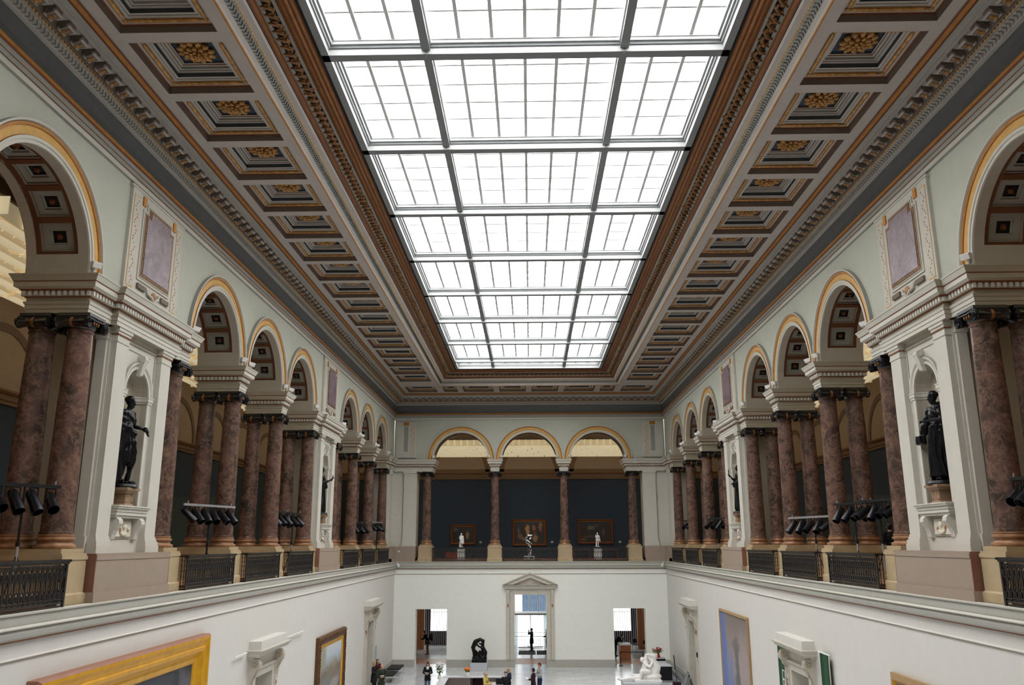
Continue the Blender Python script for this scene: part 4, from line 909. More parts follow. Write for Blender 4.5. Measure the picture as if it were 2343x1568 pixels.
paint('canvas_dusk',[(0,(40,32,24)),(.5,(26,24,20)),(1,(40,40,38))],[(.7,.45,.09,.3,(150,124,72),.85),(.12,.82,.12,.14,(84,88,84),.7),(.4,.3,.14,.2,(110,84,54),.6)],7,.4)
GP=[(0,0,''),(0,.22,'frame_wood'),(.05,.27,'frame_wood'),(.12,.28,'frame_gold'),(.2,.22,'frame_gold'),(.3,.2,'frame_gold'),(.33,.24,'frame_gold'),(.42,.22,'frame_gold'),(.55,.12,'frame_gold'),(.6,.13,'frame_gold'),(.72,.09,'frame_gold'),(.75,.05,'frame_gold')]
picture('L',LP,16.6,25.3,-.0+.6,5.72,GP,'canvas_storm','huge painting in a bright gold stepped frame on the lower white wall')
CPf=[(0,0,''),(0,.14,'frame_brown'),(.06,.2,'frame_brown'),(.3,.16,'frame_brown'),(.36,.12,'frame_brown'),(.38,.1,'frame_gold'),(.55,.07,'frame_gold')]
o,fr=picture('L',LP,38.8,44.3,.8,4.15,CPf,'canvas_city','upright city view painting in carved brown frame between two stone doorcases')
m=M('L'); rn=random.Random(8)
for i in range(40):
    u_=38.9+5.3*i/39; m.sphere((LP+.2,u_,4.0+rn.uniform(-.05,.05)),.03,.08,.05,'frame_brown',6,4)
for i in range(24):
    z_=1+3*i/23
    for e in (38.95,44.15): m.sphere((LP+.2,e+rn.uniform(-.04,.04),z_),.03,.05,.07,'frame_brown',6,4)
q=m.obj('carved_ornament'); q.parent=fr
OP=[(0,0,''),(0,.09,'frame_oak'),(.09,.1,'frame_oak'),(.12,.05,'frame_oak')]
picture('R',LP,38.2,43.75,.7,5.05,OP,'canvas_tower','tall blue and mauve painting with a grey tower shape, thin oak frame')
picture('R',LP,15.5,23.35,.7,4.95,[(0,0,''),(0,.1,'frame_oak'),(.16,.12,'frame_oak'),(.2,.06,'frame_gold'),(.26,.05,'frame_oak')],'canvas_dark','dark painting in a wide oak frame, only its top corner seen, green-banner side')
FP=[(0,0,''),(0,.08,'frame_brown'),(.05,.12,'frame_brown'),(.14,.06,'redbrown'),(.18,.08,'copper'),(.2,.04,'frame_brown')]
BW=D-GY+.02
picture('B',BW,-1.40,1.32,8.03,10.1,FP,'canvas_figures','figure painting behind the silver sculpture, middle of the blue gallery wall')
picture('B',BW,3.78,6.6,8.17,10.08,FP,'canvas_battle','wide dark painting behind the white lute player on blue gallery wall')
picture('B',BW,-6.3,-4.26,8.13,9.7,FP,'canvas_dusk','smallest dark painting, behind the white draped figure on blue gallery wall')
for i,(x,h) in enumerate(((-3.9,'smallest'),(1.75,'middle'),(7.1,'widest'))):
    m=M('B'); m.box(BW,BW+.02,x-.1,x+.1,8.25,8.4,'text_grey'); tag(m.obj('wall_label'),'tiny pale label beside the %s painting on the blue gallery wall'%h,'label')
m=M('L'); m.box(LP,LP+.02,52.95,54.2,1.3,2.15,'text_grey')
for i in range(9): m.box(LP+.02,LP+.023,53.02,54.12,1.4+i*.08,1.42+i*.08,'steel_grey')
tag(m.obj('text_panel'),'pale grey text panel on the wall beyond the far doorcase, gold-frame side','sign')
# ================================================================= DOORCASES
def doorcase(side,c,label):
    o=empty('stone_doorcase',label,'doorcase'); t='stone_trim'
    m=M(side)
    for s in (-1,1):
        a,b=sorted((c+s*.95,c+s*1.2)); m.box(LP,LP+.1,a,b,0,3.78,t); a,b=sorted((c+s*1.2,c+s*1.26)); m.box(LP,LP+.15,a,b,0,4.02,t); a,b=sorted((c+s*1.26,c+s*1.52)); m.box(LP,LP+.06,a,b,0,4.1,t)
    m.box(LP,LP+.1,c-1.2,c+1.2,3.78,4.02,t); m.box(LP,LP+.15,c-1.26,c+1.26,4.02,4.1,t); m.box(LP,LP+.07,c-1.52,c+1.52,4.1,4.42,t); m.obj('door_surround',o)
    m=M(side)
    for (z0,a,z1,b) in ((4.42,.12,4.5,.2),(4.5,.26,4.56,.3),(4.56,.42,4.64,.44),(4.64,.46,4.74,.56)): m.frust((LP,LP+a,c-1.5-a*.55,c+1.5+a*.55),z0,(LP,LP+b,c-1.5-b*.55,c+1.5+b*.55),z1,t)
    m.obj('cornice',o)
    m=M(side); m.box(LP,LP+.42,c-1.55,c+1.55,4.74,5.02,'ground_white'); m.obj('attic_block',o)
    for s in (-1,1):
        k=c+s*1.38; m=M(side)
        out=[(0,4.45),(.28,4.45),(.36,4.36),(.38,4.22),(.33,4.08),(.24,3.96),(.16,3.82),(.12,3.68),(.13,3.58),(.17,3.5),(.14,3.42),(.06,3.4),(0,3.42)]
        m.prism([(LP+a,z) for a,z in out],lambda a,z,b:(a,b,z),k-.11,k+.11,t)
        for e in (-.115,.115):
            pts=[];rd=[]
            for i in range(20):
                q=i/19; th=PI*.4-q*3.6*PI*.9; rr=.125*(1-q*.85); pts.append((LP+.22+rr*math.cos(th),k+e,4.27+rr*math.sin(th)))
            m.tube(pts,.014,5,'yellow_stone'); m.tube([(LP+.33,k+e,4.14),(LP+.24,k+e,3.98),(LP+.15,k+e,3.8),(LP+.11,k+e,3.6),(LP+.13,k+e,3.48)],.012,5,'yellow_stone')
        m.tube([(LP+.38,k,4.3),(LP+.36,k,4.15),(LP+.25,k,3.98),(LP+.16,k,3.75),(LP+.15,k,3.55)],.05,6,t)
        m.sphere((LP+.12,k,3.3),.05,.06,.1,'terracotta')
        m.obj('console_bracket',o)
    return o
for s in 'LR':
    for c,h in zip(SD,('first','far')): doorcase(s,c,'grey-beige stone doorcase with scroll brackets, %s one, %s'%(h+(' from the gallery' if h=='first' else ' in the corner'),SIDE[s]))
for a,b,h in ((27.95,29.1,'toward the gold-framed painting'),(33.3,36.2,'toward the carved-frame painting')):
    m=M('L'); m.tube([(LP+.1,a,4.72),(LP+.1,b,4.72)],.022,6,'white_metal'); tag(m.obj('banner_rail'),'thin white banner rail on the lower wall, %s'%h,'rail')
for a,b,z0,h,sg in ((27.95,28.75,.6,'toward the hall entrance end',0),(32.75,33.6,.6,'on the far flank with a white-outlined sign',1)):
    o=empty('hanging_banner','dark green banner beside the stone doorcase, %s'%h,'banner')
    m=M('R'); n=8
    for i in range(n):
        ua,ub=a+(b-a)*i/n,a+(b-a)*(i+1)/n; m.box(LP+.10+.012*math.sin(i),LP+.125+.012*math.sin(i),ua,ub,z0,4.78,'banner_green')
    m.obj('banner_cloth',o); m=M('R'); m.tube([(LP+.13,a-.12,4.79),(LP+.13,b+.12,4.79)],.025,6,'white_metal'); m.tube([(LP+.14,a-.08,4.78),(LP+.14,a-.08,.6)],.018,5,'stone_trim'); m.obj('banner_rod',o)
    if sg:
        m=M('R'); 
        for (x0,x1,y0,y1) in ((32.78,33.12,3.62,3.66),(32.78,33.12,2.98,3.02),(32.78,32.82,2.98,3.66),(33.08,33.12,2.98,3.66),(32.86,32.98,3.1,3.16),(32.9,33.05,3.3,3.36),(32.86,32.9,3.16,3.3)): m.box(LP+.14,LP+.15,x0,x1,y0,y1,'white_metal')
        m.obj('sign_outline',o)
m=M('R'); m.box(LP-.0,LP+.12,50.0,50.35,1.95,2.2,'black_matte'); tag(m.obj('wall_box'),'small black box beside the far doorcase, green-banner side','box')
# central pedimented doorcase on the back wall
o=empty('pedimented_doorcase','stone doorcase with triangular pediment in middle of the far wall','doorcase'); t='stone_trim'
m=M('B')
for s in (-1,1):
    a,b=sorted((s*1.09,s*1.42)); m.box(LP,LP+.07,a,b,.5,4.76,t); a,b=sorted((s*1.42,s*1.66)); m.box(LP,LP+.12,a,b,.5,5.1,t); a,b=sorted((s*1.40,s*1.43)); m.box(LP,LP+.14,a,b,.5,5.05,'ceil_grey')
m.box(LP,LP+.07,-1.42,1.42,4.76,5.12,t); m.obj('door_surround',o)
m=M('B')
for z0,a,z1,b in ((5.10,.1,5.16,.14),(5.16,.2,5.34,.22),(5.34,.26,5.42,.34)): m.frust((LP,LP+a,-1.6-a*.7,1.6+a*.7),z0,(LP,LP+b,-1.6-b*.7,1.6+b*.7),z1,t)
m.prism([(-1.25,5.42),(1.25,5.42),(0,5.92)],lambda a,z,b:(b,a,z),LP,LP+.06,t)
for s in (-1,1):
    m.prism([(s*1.88,5.44),(s*1.2,5.44),(0,5.92),(0,6.2)],lambda a,z,b:(b,a,z),LP,LP+.28,t); m.prism([(s*1.92,5.46),(s*1.86,5.44),(0,6.18),(0,6.27)],lambda a,z,b:(b,a,z),LP,LP+.36,t)
m.obj('pediment',o)
for s in (-1,1):
    m=M('B'); a,b=sorted((s*1.45,s*1.63)); m.prism([(LP,5.1),(LP+.26,5.1),(LP+.24,4.8),(LP+.14,4.4),(LP+.12,4.15),(LP,4.1)],lambda q,z,w:(q,w,z),a,b,t); m.sphere((LP+.12,s*1.54,4.05),.06,.07,.13,'terracotta'); m.obj('console_bracket',o)
# ================================================================= VESTIBULE and street
VY=73.2
m=M(); 
for s in (-1,1): m.quad((s*12.4,D+.5,0),(s*12.4,VY,0),(s*12.4,VY,5.6),(s*12.4,D+.5,5.6),'ground_cream')
struct(m.obj('wall_vestibule_side'))
m=M(); m.quad((-12.4,D+.5,5.6),(12.4,D+.5,5.6),(12.4,VY,5.6),(-12.4,VY,5.6),'ground_white'); struct(m.obj('ceiling_vestibule'))
m=M(); m.box(-12.4,12.4,D+1.2,D+4.2,0,.004,'wood_floor'); struct(m.obj('floor_reflection'))  # orange-brown reflection on the marble, laid in as a coloured strip
m=M()
for s in (-1,1):
    for a,b,z0,z1,mt in ((2.7,6.7,0,5.6,'ground_cream'),(6.7,8.4,0,1.1,'stripe_navy'),(8.4,8.85,0,5.6,'stripe_navy'),(8.85,9.15,0,5.6,'facade'),(9.15,9.85,0,5.6,'ground_cream'),(9.85,11.2,0,1.1,'facade'),(11.2,12.4,0,5.6,'ground_cream')):
        x0,x1=sorted((s*a,s*b)); m.box(x0,x1,VY,VY+.3,z0,z1,mt)
    for i in range(13):
        x=s*(6.75+i*.165); m.box(x-.018,x+.018,VY-.04,VY,0,1.1 if i<10 else 5.6,'white_metal')
m.box(-2.7,2.7,VY,VY+.3,5.4,5.6,'facade'); struct(m.obj('wall_street'))
for s in (-1,1):
    w=struct(empty('window_%d'%(2 if s<0 else 3))); m=M()
    for i in range(8): x=s*(6.85+i*.21); m.box(x-.014,x+.014,VY+.1,VY+.13,1.1,5.5,'stripe_navy')
    for z in (2.6,3.9): a,b=sorted((s*6.7,s*8.4)); m.box(a,b,VY+.1,VY+.14,z,z+.03,'stripe_navy'); a,b=sorted((s*9.85,s*11.2)); m.box(a,b,VY+.1,VY+.14,z,z+.03,'steel_pale')
    m.obj('window_bars',w)
    m=M(); a,b=sorted((s*6.7,s*8.4)); m.quad((a,VY+.16,1.1),(b,VY+.16,1.1),(b,VY+.16,5.6),(a,VY+.16,5.6),'glass'); a,b=sorted((s*9.85,s*11.2)); m.quad((a,VY+.16,1.1),(b,VY+.16,1.1),(b,VY+.16,5.6),(a,VY+.16,5.6),'glass'); m.obj('pane',w)
    h='gold-frame side' if s<0 else 'green-banner side'
    m=M(); a,b=sorted((s*8.55,s*9.15)); m.box(a,b,70.3,70.42,0,5.4,'orange_wood'); m.box((a+b)/2-.01,(a+b)/2+.01,70.28,70.3,0,5.4,'redbrown'); m.box((a+b)/2+.14*s-.02,(a+b)/2+.14*s+.02,70.24,70.3,2.9,3.1,'alu')
    tag(m.obj('wooden_door_leaf'),'tall orange wooden door leaf seen through the side doorway, %s'%h,'door')
# revolving door
rd=empty('revolving_door','glass revolving door with teal posts in the central doorway','revolving door'); rd.location=(0,71.2,0)
m=M()
for x in (-1.36,-1.2,-1.1,1.1,1.2,1.36): m.box(x-.025,x+.025,-1.0,-.95,0,2.62,'teal_metal')
for x in (-.72,-.5,.62,.8): m.box(x-.012,x+.012,.9,.93,0,2.62,'teal_metal')
m.box(-1.5,1.5,-1.1,1.1,2.62,2.74,'white_metal'); m.box(-1.3,1.3,.9,.93,1.1,1.13,'teal_metal'); m.box(-1.3,1.3,.9,.93,.5,.53,'teal_metal'); m.obj('door_drum',rd)
m=M(); m.tube([(0,0,0),(0,0,2.62)],.025,6,'stripe_navy')
for a in (.25,.25+PI/2,.25+PI,.25+1.5*PI):
    c,s_=math.cos(a),math.sin(a); m.tube([(0,0,.06),(c*1.05,s_*1.05,.06)],.035,6,'stripe_navy')
m.obj('door_wings',rd)
m=M()
for x0,x1 in ((-1.36,-1.1),(1.1,1.36)): m.quad((x0,-.97,.05),(x1,-.97,.05),(x1,-.97,2.6),(x0,-.97,2.6),'glass_teal')
m.obj('curved_pane',rd)
for x0,x1,h in ((-.95,.38,'wider'),(.46,1.3,'narrower')): m=M(); m.box(x0,x1,67.0,69.6,-.01,.003,'rubber_mat'); tag(m.obj('door_mat'),'dark rubber door mat, the %s one, before the revolving door'%h,'mat')
# street outside
m=M(); m.quad((-40,VY+.3,-.05),(40,VY+.3,-.05),(40,110,-.05),(-40,110,-.05),'pavement'); struct(m.obj('ground_street'))
o=empty('building_across_street','pale building with blue striped bays seen above the revolving door','building')
m=M(); m.box(-20,20,80,82,0,22,'facade')
for z in range(0,9): m.box(-20,-.9,79.94,80,2.2+z*.45,2.22+z*.45,'steel_pale')
m.box(-.9,4,79.8,80,1.95,2.05,'steel_grey'); m.obj('facade_wall',o)
for x in (-.42,.36,1.14,1.92):
    m=M(); m.box(x-.33,x+.33,79.7,80,2.05,9,'blue_stripe')
    for k in range(5): m.box(x-.31+k*.14,x-.285+k*.14,79.66,79.7,2.05,9,'steel_grey')
    m.obj('blue_bay',o)
# ================================================================= FIGURES
def remesh(prims,voxel,name,mt,fold=None,smooth_it=2):
    m=M()
    for q in prims:
        if q[0]=='e': _,c,rd=q[:3]; m.sphere(c,rd[0],rd[1],rd[2],mt,14,9)
        elif q[0]=='b': m.box(*q[1],mt)
        elif q[0]=='l':
            n=20; L_=q[1]; vs=[(c[0]+c[3]*math.cos(2*PI*k/n),c[1]+c[4]*math.sin(2*PI*k/n),c[2]) for c in L_ for k in range(n)]
            fs=[(a*n+k,a*n+(k+1)%n,(a+1)*n+(k+1)%n,(a+1)*n+k) for a in range(len(L_)-1) for k in range(n)]+[tuple(range(n)),tuple((len(L_)-1)*n+k for k in range(n))]
            m.add(vs,fs,mt)
        else:
            _,a,b,ra,rb=q; a,b=Vector(a),Vector(b)
            m.sphere(a,ra,ra,ra,mt,12,8); m.sphere(b,rb,rb,rb,mt,12,8)
            if (b-a).length>1e-5: m.tube([a,b],[ra,rb],12,mt)
    o=bpy.data.objects.new('tmp',m.mesh(name)); COL.objects.link(o)
    md=o.modifiers.new('r','REMESH'); md.mode='VOXEL'; md.voxel_size=voxel; md.use_smooth_shade=True
    sm_=o.modifiers.new('s','SMOOTH'); sm_.factor=.5; sm_.iterations=smooth_it
    dg=bpy.context.evaluated_depsgraph_get(); me=bpy.data.meshes.new_from_object(o.evaluated_get(dg))
    bpy.data.objects.remove(o); me.name=name
    if fold:
        nr=[v.normal.copy() for v in me.vertices]
        for v,n in zip(me.vertices,nr):
            d=fold(v.co); 
            if d: v.co+=n*d
    me.materials.clear(); me.materials.append(MAT[mt]); me.polygons.foreach_set('use_smooth',[True]*len(me.polygons)); me.update()
    return me
def lerp(a,b,t): return tuple(a[i]+(b[i]-a[i])*t for i in range(3))
BASEJ=dict(hipL=(-.09,0,.93),hipR=(.09,0,.93),kneeL=(-.1,.03,.50),kneeR=(.1,.03,.50),ankL=(-.1,-.01,.085),ankR=(.1,-.01,.085),
    shL=(-.17,0,1.40),shR=(.17,0,1.40),elL=(-.235,-.03,1.12),elR=(.235,-.03,1.12),wrL=(-.25,.06,.88),wrR=(.25,.06,.88))
def bodyset(J,lean=0,headyaw=0,headtilt=0,fem=False):
    def Tp(p,k=1):
        p=Vector(p)
        if p.z>.93 and lean: 
            q=p-Vector((0,0,.93)); q.rotate(Matrix.Rotation(-lean,3,'X')); p=q+Vector((0,0,.93))
        return tuple(p)
    g={k:(Tp(v) if k[:2] in('sh','el','wr') and v[2]>.0 and k[:2]=='sh' else v) for k,v in J.items()}
    ch=Tp((0,.0,1.26)); nk=Tp((0,-.01,1.46)); hd=Vector(Tp((0,.015,1.60))); by=Tp((0,0,1.08)); sp=Tp((0,-.015,1.0))
    return g,ch,nk,hd,by,sp
def hand(w,d,side,hold=.6):
    """palm, four bent fingers, thumb"""
    w=Vector(w); d=Vector(d).normalized(); up=Vector((0,0,1)); ac=d.cross(up)
    if ac.length<.2: ac=Vector((1,0,0))
    ac.normalize(); nn=ac.cross(d).normalized(); pr=[('c',tuple(w),tuple(w+d*.05),.026,.034),('c',tuple(w+d*.04-ac*.02),tuple(w+d*.07+ac*.02),.018,.018)]
    for i,(L1) in enumerate((.068,.076,.071,.056)):
        b=w+d*.075+ac*(-.03+.02*i); k=b+d*L1*.5-nn*.006; e=k+(d*(1-hold)-nn*hold).normalized()*L1*.5
        pr+= [('c',tuple(b),tuple(k),.0095,.009),('c',tuple(k),tuple(e),.009,.0075)]
    b=w+d*.025-ac*.03*side; k=b+d*.03-ac*.025*side; e=k+d*.03-nn*.01; pr+=[('c',tuple(b),tuple(k),.012,.01),('c',tuple(k),tuple(e),.01,.008)]
    return pr
def head(hd,yaw,s=1.,tilt=0):
    hd=Vector(hd); f_=Vector((-math.sin(yaw),math.cos(yaw),-tilt)).normalized(); rt=Vector((math.cos(yaw),math.sin(yaw),0)); up=rt.cross(f_)
    def P(x,y,z): return tuple(hd+(rt*x+f_*y+up*z)*s)
    pr=[('e',P(0,-.012,.02),(.078*s,.088*s,.095*s)),('e',P(0,.022,-.035),(.058*s,.062*s,.07*s)),('c',P(0,.06,-.085),P(0,.05,-.09),.026*s,.03*s),('c',P(0,.084,.01),P(0,.104,-.022),.010*s,.016*s),
        ('c',P(-.03,.082,.028),P(.03,.082,.028),.012*s,.012*s),('c',P(-.022,.082,-.055),P(.022,.082,-.055),.009*s,.009*s)]
    for e in (-1,1): pr.append(('c',P(e*.08,-.005,.012),P(e*.08,-.005,-.02),.015*s,.012*s)); pr.append(('e',P(e*.04,.062,-.02),(.022*s,.022*s,.022*s)))
    eyes=[P(e*.03,.083,.008) for e in (-1,1)]; mouth=[P(x,.092,-.055) for x in (-.02,0,.02)]
    return pr,eyes,mouth,P
def figure_prims(J,lean=0,yaw=0,tilt=0,fem=False,shoes=True):
    g,ch,nk,hd,by,sp=bodyset(J,lean); w=.9 if fem else 1
    pr=[('e',(0,0,.96),(.155,.115,.12)),('e',by,(.135*w,.10,.15)),('e',ch,(.165*w,.115,.18)),('c',lerp(g['shL'],ch,.1),lerp(g['shR'],ch,.1),.062,.062),('c',lerp(ch,nk,.5),nk,.075,.055),('c',nk,tuple(hd-Vector((0,.0,.06))),.054,.052)]
    if fem and not shoes: pr+= [('e',(ch[0]-.07,ch[1]+.085,ch[2]+.02),(.06,.055,.06)),('e',(ch[0]+.07,ch[1]+.085,ch[2]+.02),(.06,.055,.06))]
    for s,k in (('L',-1),('R',1)):
        pr+=[('c',g['hip'+s],g['knee'+s],.086,.056),('c',g['knee'+s],lerp(g['knee'+s],g['ank'+s],.35),.054,.056),('c',lerp(g['knee'+s],g['ank'+s],.35),g['ank'+s],.056,.037)]
        a=Vector(g['ank'+s]); pr+=[('c',tuple(a+Vector((0,-.03,-.045))),tuple(a+Vector((k*.02,.15,-.05))),.036,.03),('c',tuple(a),tuple(a+Vector((k*.01,.08,-.04))),.038,.03)]
        pr+=[('c',g['sh'+s],g['el'+s],.052,.04),('c',g['el'+s],lerp(g['el'+s],g['wr'+s],.35),.041,.04),('c',lerp(g['el'+s],g['wr'+s],.35),g['wr'+s],.038,.025)]
        d=Vector(g['wr'+s])-Vector(g['el'+s]); pr+=hand(g['wr'+s],d,k)
    hp,eyes,mouth,P=head(hd,yaw,1,tilt); return pr+hp,eyes,mouth,P,g,(ch,nk,hd,by)
def inflate(a,b,ra,rb,e): return ('c',a,b,ra+e,rb+e)
def person(label,x,y,z,rot,h,J={},lean=0,yaw=0,tilt=0,fem=False,skin='skin',top='cloth_black',bottom='cloth_black',shoe='black_matte',hair='hair_brown',style='short',coat=0,extra=None,sleeve=True):
    JJ=dict(BASEJ); JJ.update(J)
    o=empty('person',label,'person'); o.location=(x,y,z); o.rotation_euler=(0,0,rot); o.scale=(h/1.72,)*3
    pr,eyes,mouth,P,g,(ch,nk,hd,by)=figure_prims(JJ,lean,yaw,tilt,fem)
    b=link('body',remesh(pr,.0095,'body',skin,None,1),o)
    # jacket / top
    w=.9 if fem else 1; e=.016
    tp=[('e',by,(.15*w+.01,.12,.16)),('e',ch,(.178*w,.13,.19)),('e',(0,0,1.0),(.165,.13,.11)),('c',lerp(g['shL'],ch,.1),lerp(g['shR'],ch,.1),.07,.07),('c',lerp(ch,nk,.5),lerp(ch,nk,.85),.085,.062)]
    if fem: tp+=[('e',(ch[0]-.065,ch[1]+.075,ch[2]+.02),(.07,.07,.07)),('e',(ch[0]+.065,ch[1]+.075,ch[2]+.02),(.07,.07,.07))]
    if coat:
        tp.append(('l',[(0,0,1.05,.15,.12),(0,0,.95,.175,.14),(0,0,coat,.2,.165)]))
    for s in 'LR':
        tp+=[inflate(g['sh'+s],g['el'+s],.055,.043,e)]
        if sleeve: tp+=[inflate(g['el'+s],lerp(g['el'+s],g['wr'+s],.93),.043,.028,e)]
    fold=lambda c:.006*math.sin(c.z*55+c.x*18)*math.sin(c.y*31+c.x*23)
    link('coat' if coat else 'top',remesh(tp,.013,'top',top,fold,1),o)
    bt=[('e',(0,0,.96),(.165,.125,.12))]
    for s in 'LR': bt+=[inflate(g['hip'+s],g['knee'+s],.088,.062,.014),inflate(g['knee'+s],lerp(g['knee'+s],g['ank'+s],.9),.062,.046,.014)]
    link('trousers',remesh(bt,.013,'trousers',bottom,fold,1),o)
    sh=[]
    for s,k in (('L',-1),('R',1)):
        a=Vector(g['ank'+s]); sh+=[('c',tuple(a+Vector((0,-.04,-.045))),tuple(a+Vector((k*.02,.16,-.047))),.043,.037),('c',tuple(a+Vector((0,0,.0))),tuple(a+Vector((0,0,-.04))),.045,.045)]
    link('shoes',remesh(sh,.012,'shoes',shoe),o)
    m=M(); 
    for q in eyes: m.sphere(q,.008,.008,.008,'black_matte',6,4)
    m.tube(mouth,.004,4,'cloth_maroon'); m.obj('eyes_and_mouth',o)
    if hair:
        hp=[('e',P(0,-.025,.045),(.088,.09,.085)),('e',P(0,-.05,.0),(.084,.062,.09))]
        if style=='long': hp+=[('c',P(-.06,-.03,.0),P(-.075,-.02,-.16),.045,.035),('c',P(.06,-.03,.0),P(.075,-.02,-.16),.045,.035),('c',P(0,-.07,.0),P(0,-.07,-.22),.07,.05)]
        if style=='bald': hp=[('e',P(0,-.045,-.01),(.082,.06,.05))]
        if style=='bob': hp+=[('c',P(-.06,-.02,.02),P(-.07,-.01,-.08),.04,.03),('c',P(.06,-.02,.02),P(.07,-.01,-.08),.04,.03)]
        link('hair',remesh(hp,.012,'hair',hair,lambda c:.003*math.sin(c.x*160+c.z*40)),o)
    if extra: extra(o,P,g)
    return o
def ex_paper(o,P,g):
    a=(Vector(g['wrL'])+Vector(g['wrR']))/2; m=M(); m.add([tuple(a+Vector(v)) for v in ((-.1,.04,.03),(.1,.04,.03),(.1,.2,.1),(-.1,.2,.1),(-.1,.04,.025),(.1,.04,.025),(.1,.2,.095),(-.1,.2,.095))],[(0,1,2,3),(7,6,5,4),(0,4,5,1),(2,6,7,3),(1,5,6,2),(3,7,4,0)],'paper'); q=m.obj('leaflet',o)
HOLD=dict(elL=(-.25,.02,1.13),elR=(.25,.02,1.13),wrL=(-.09,.26,1.1),wrR=(.09,.26,1.1))
def ex_scarf(o,P,g): ex_paper(o,P,g); link('scarf',remesh([('e',(0,.03,1.45),(.1,.09,.04)),('e',(0,.1,1.38),(.08,.06,.08))],.014,'scarf','cloth_white'),o)
person('blond person in a black coat at the wall edge by the far doorcase, gold-frame side',-9.0,50.6,0,R(-95),1.64,HOLD,top='cloth_black',coat=.55,hair='hair_blond',style='short',fem=True,yaw=.2)
person('dark-haired woman in a maroon top standing behind the man in green',-8.95,51.5,0,R(-150),1.66,HOLD,top='cloth_maroon',hair='hair_black',style='long',fem=True)
person('balding man in a dark green coat reading a white leaflet',-8.25,48.9,0,R(-165),1.74,HOLD,top='cloth_green',coat=.6,bottom='cloth_khaki',hair='hair_grey',style='bald',tilt=.2,extra=ex_paper)
person('woman in black with a white scarf reading by the white orchid',-5.87,50.4,0,R(180),1.64,HOLD,top='cloth_black',coat=.7,bottom='cloth_jeans',hair='hair_black',style='long',fem=True,tilt=.35,extra=ex_scarf)
SIT=dict(hipL=(-.1,0,.93),hipR=(.1,0,.93),kneeL=(-.12,.42,.93),kneeR=(.12,.42,.93),ankL=(-.12,.42,.52),ankR=(.12,.42,.52),elR=(.3,.1,1.13),wrR=(.26,.36,1.16),elL=(-.26,.05,1.13),wrL=(-.2,.28,1.12))
person('grey-haired man in a yellow patterned shirt sitting at the ticket desk',-2.42,47.5,-.18,R(-110),1.72,SIT,top='cloth_yellow',bottom='cloth_brown',hair='hair_grey',yaw=0)
def ex_cap(o,P,g): link('cap',remesh([('e',P(0,-.02,.07),(.1,.105,.06)),('e',P(0,.08,.06),(.07,.06,.015))],.012,'cap','cap_grey'),o)
person('person in a black coat and grey flat cap at the ticket desk',-1.3,46.3,0,R(20),1.72,HOLD,top='cloth_black',coat=.6,hair='hair_grey',extra=ex_cap)
person('blond woman in dark jacket standing behind the person in the cap',-1.2,48.1,0,R(60),1.64,HOLD,top='cloth_navy',hair='hair_blond',style='bob',fem=True)
def ex_front(o,P,g): ex_paper(o,P,g); link('blouse',remesh([('e',(0,.05,1.2),(.09,.11,.22))],.014,'blouse','cloth_pink'),o)
person('black-haired woman in dark coat over pink blouse holding a leaflet',.15,48.2,0,R(75),1.62,HOLD,top='cloth_maroon',coat=.5,hair='hair_black',style='bob',fem=True,tilt=.2,extra=ex_front)
person('tall man in a light grey sweater and navy trousers beside the woman in pink',.5,48.75,0,R(110),1.82,dict(elR=(.24,.08,1.14),wrR=(.12,.3,1.2),elL=(-.25,.05,1.13),wrL=(-.1,.28,1.16)),top='cloth_grey',bottom='cloth_navy',hair='hair_brown',tilt=.4)
def ex_pack(o,P,g): link('backpack',remesh([('e',(0,-.24,1.22),(.17,.13,.28)),('e',(0,-.3,1.1),(.14,.1,.16))],.015,'backpack','black_matte'),o)
person('stooping person with black rucksack and tan boots in the side doorway, gold-frame side',-7.85,67.0,0,R(85),1.82,dict(elL=(-.22,.25,1.12),elR=(.22,.25,1.12),wrL=(-.15,.46,1.05),wrR=(.15,.46,1.05)),lean=.45,top='cloth_black',coat=.75,bottom='cloth_brown',shoe='cloth_brown',hair='hair_black',extra=ex_pack)
person('person in dark coat raising a hand to the face in the central doorway',.08,69.3,0,R(70),1.7,dict(elL=(-.26,.16,1.28),wrL=(-.1,.2,1.52),elR=(.25,0,1.12),wrR=(.22,.12,.9)),top='cloth_black',coat=.55,hair='hair_black')
person('dark figure half hidden by the jamb of the central doorway',1.3,69.0,0,R(80),1.72,HOLD,top='cloth_black',coat=.6,hair='hair_black')
person('person in black leaning over a white counter in the side doorway, green-banner side',6.35,66.2,0,R(-90),1.78,dict(elL=(-.24,.3,1.1),elR=(.24,.3,1.1),wrL=(-.16,.5,1.02),wrR=(.16,.5,1.02)),lean=.8,top='cloth_black',bottom='cloth_black',hair='hair_black')
person('dark-haired man in black seen from behind between the gallery columns',11.9,28.4,ZG,R(-10),1.74,top='cloth_black',bottom='cloth_black',hair='hair_black')
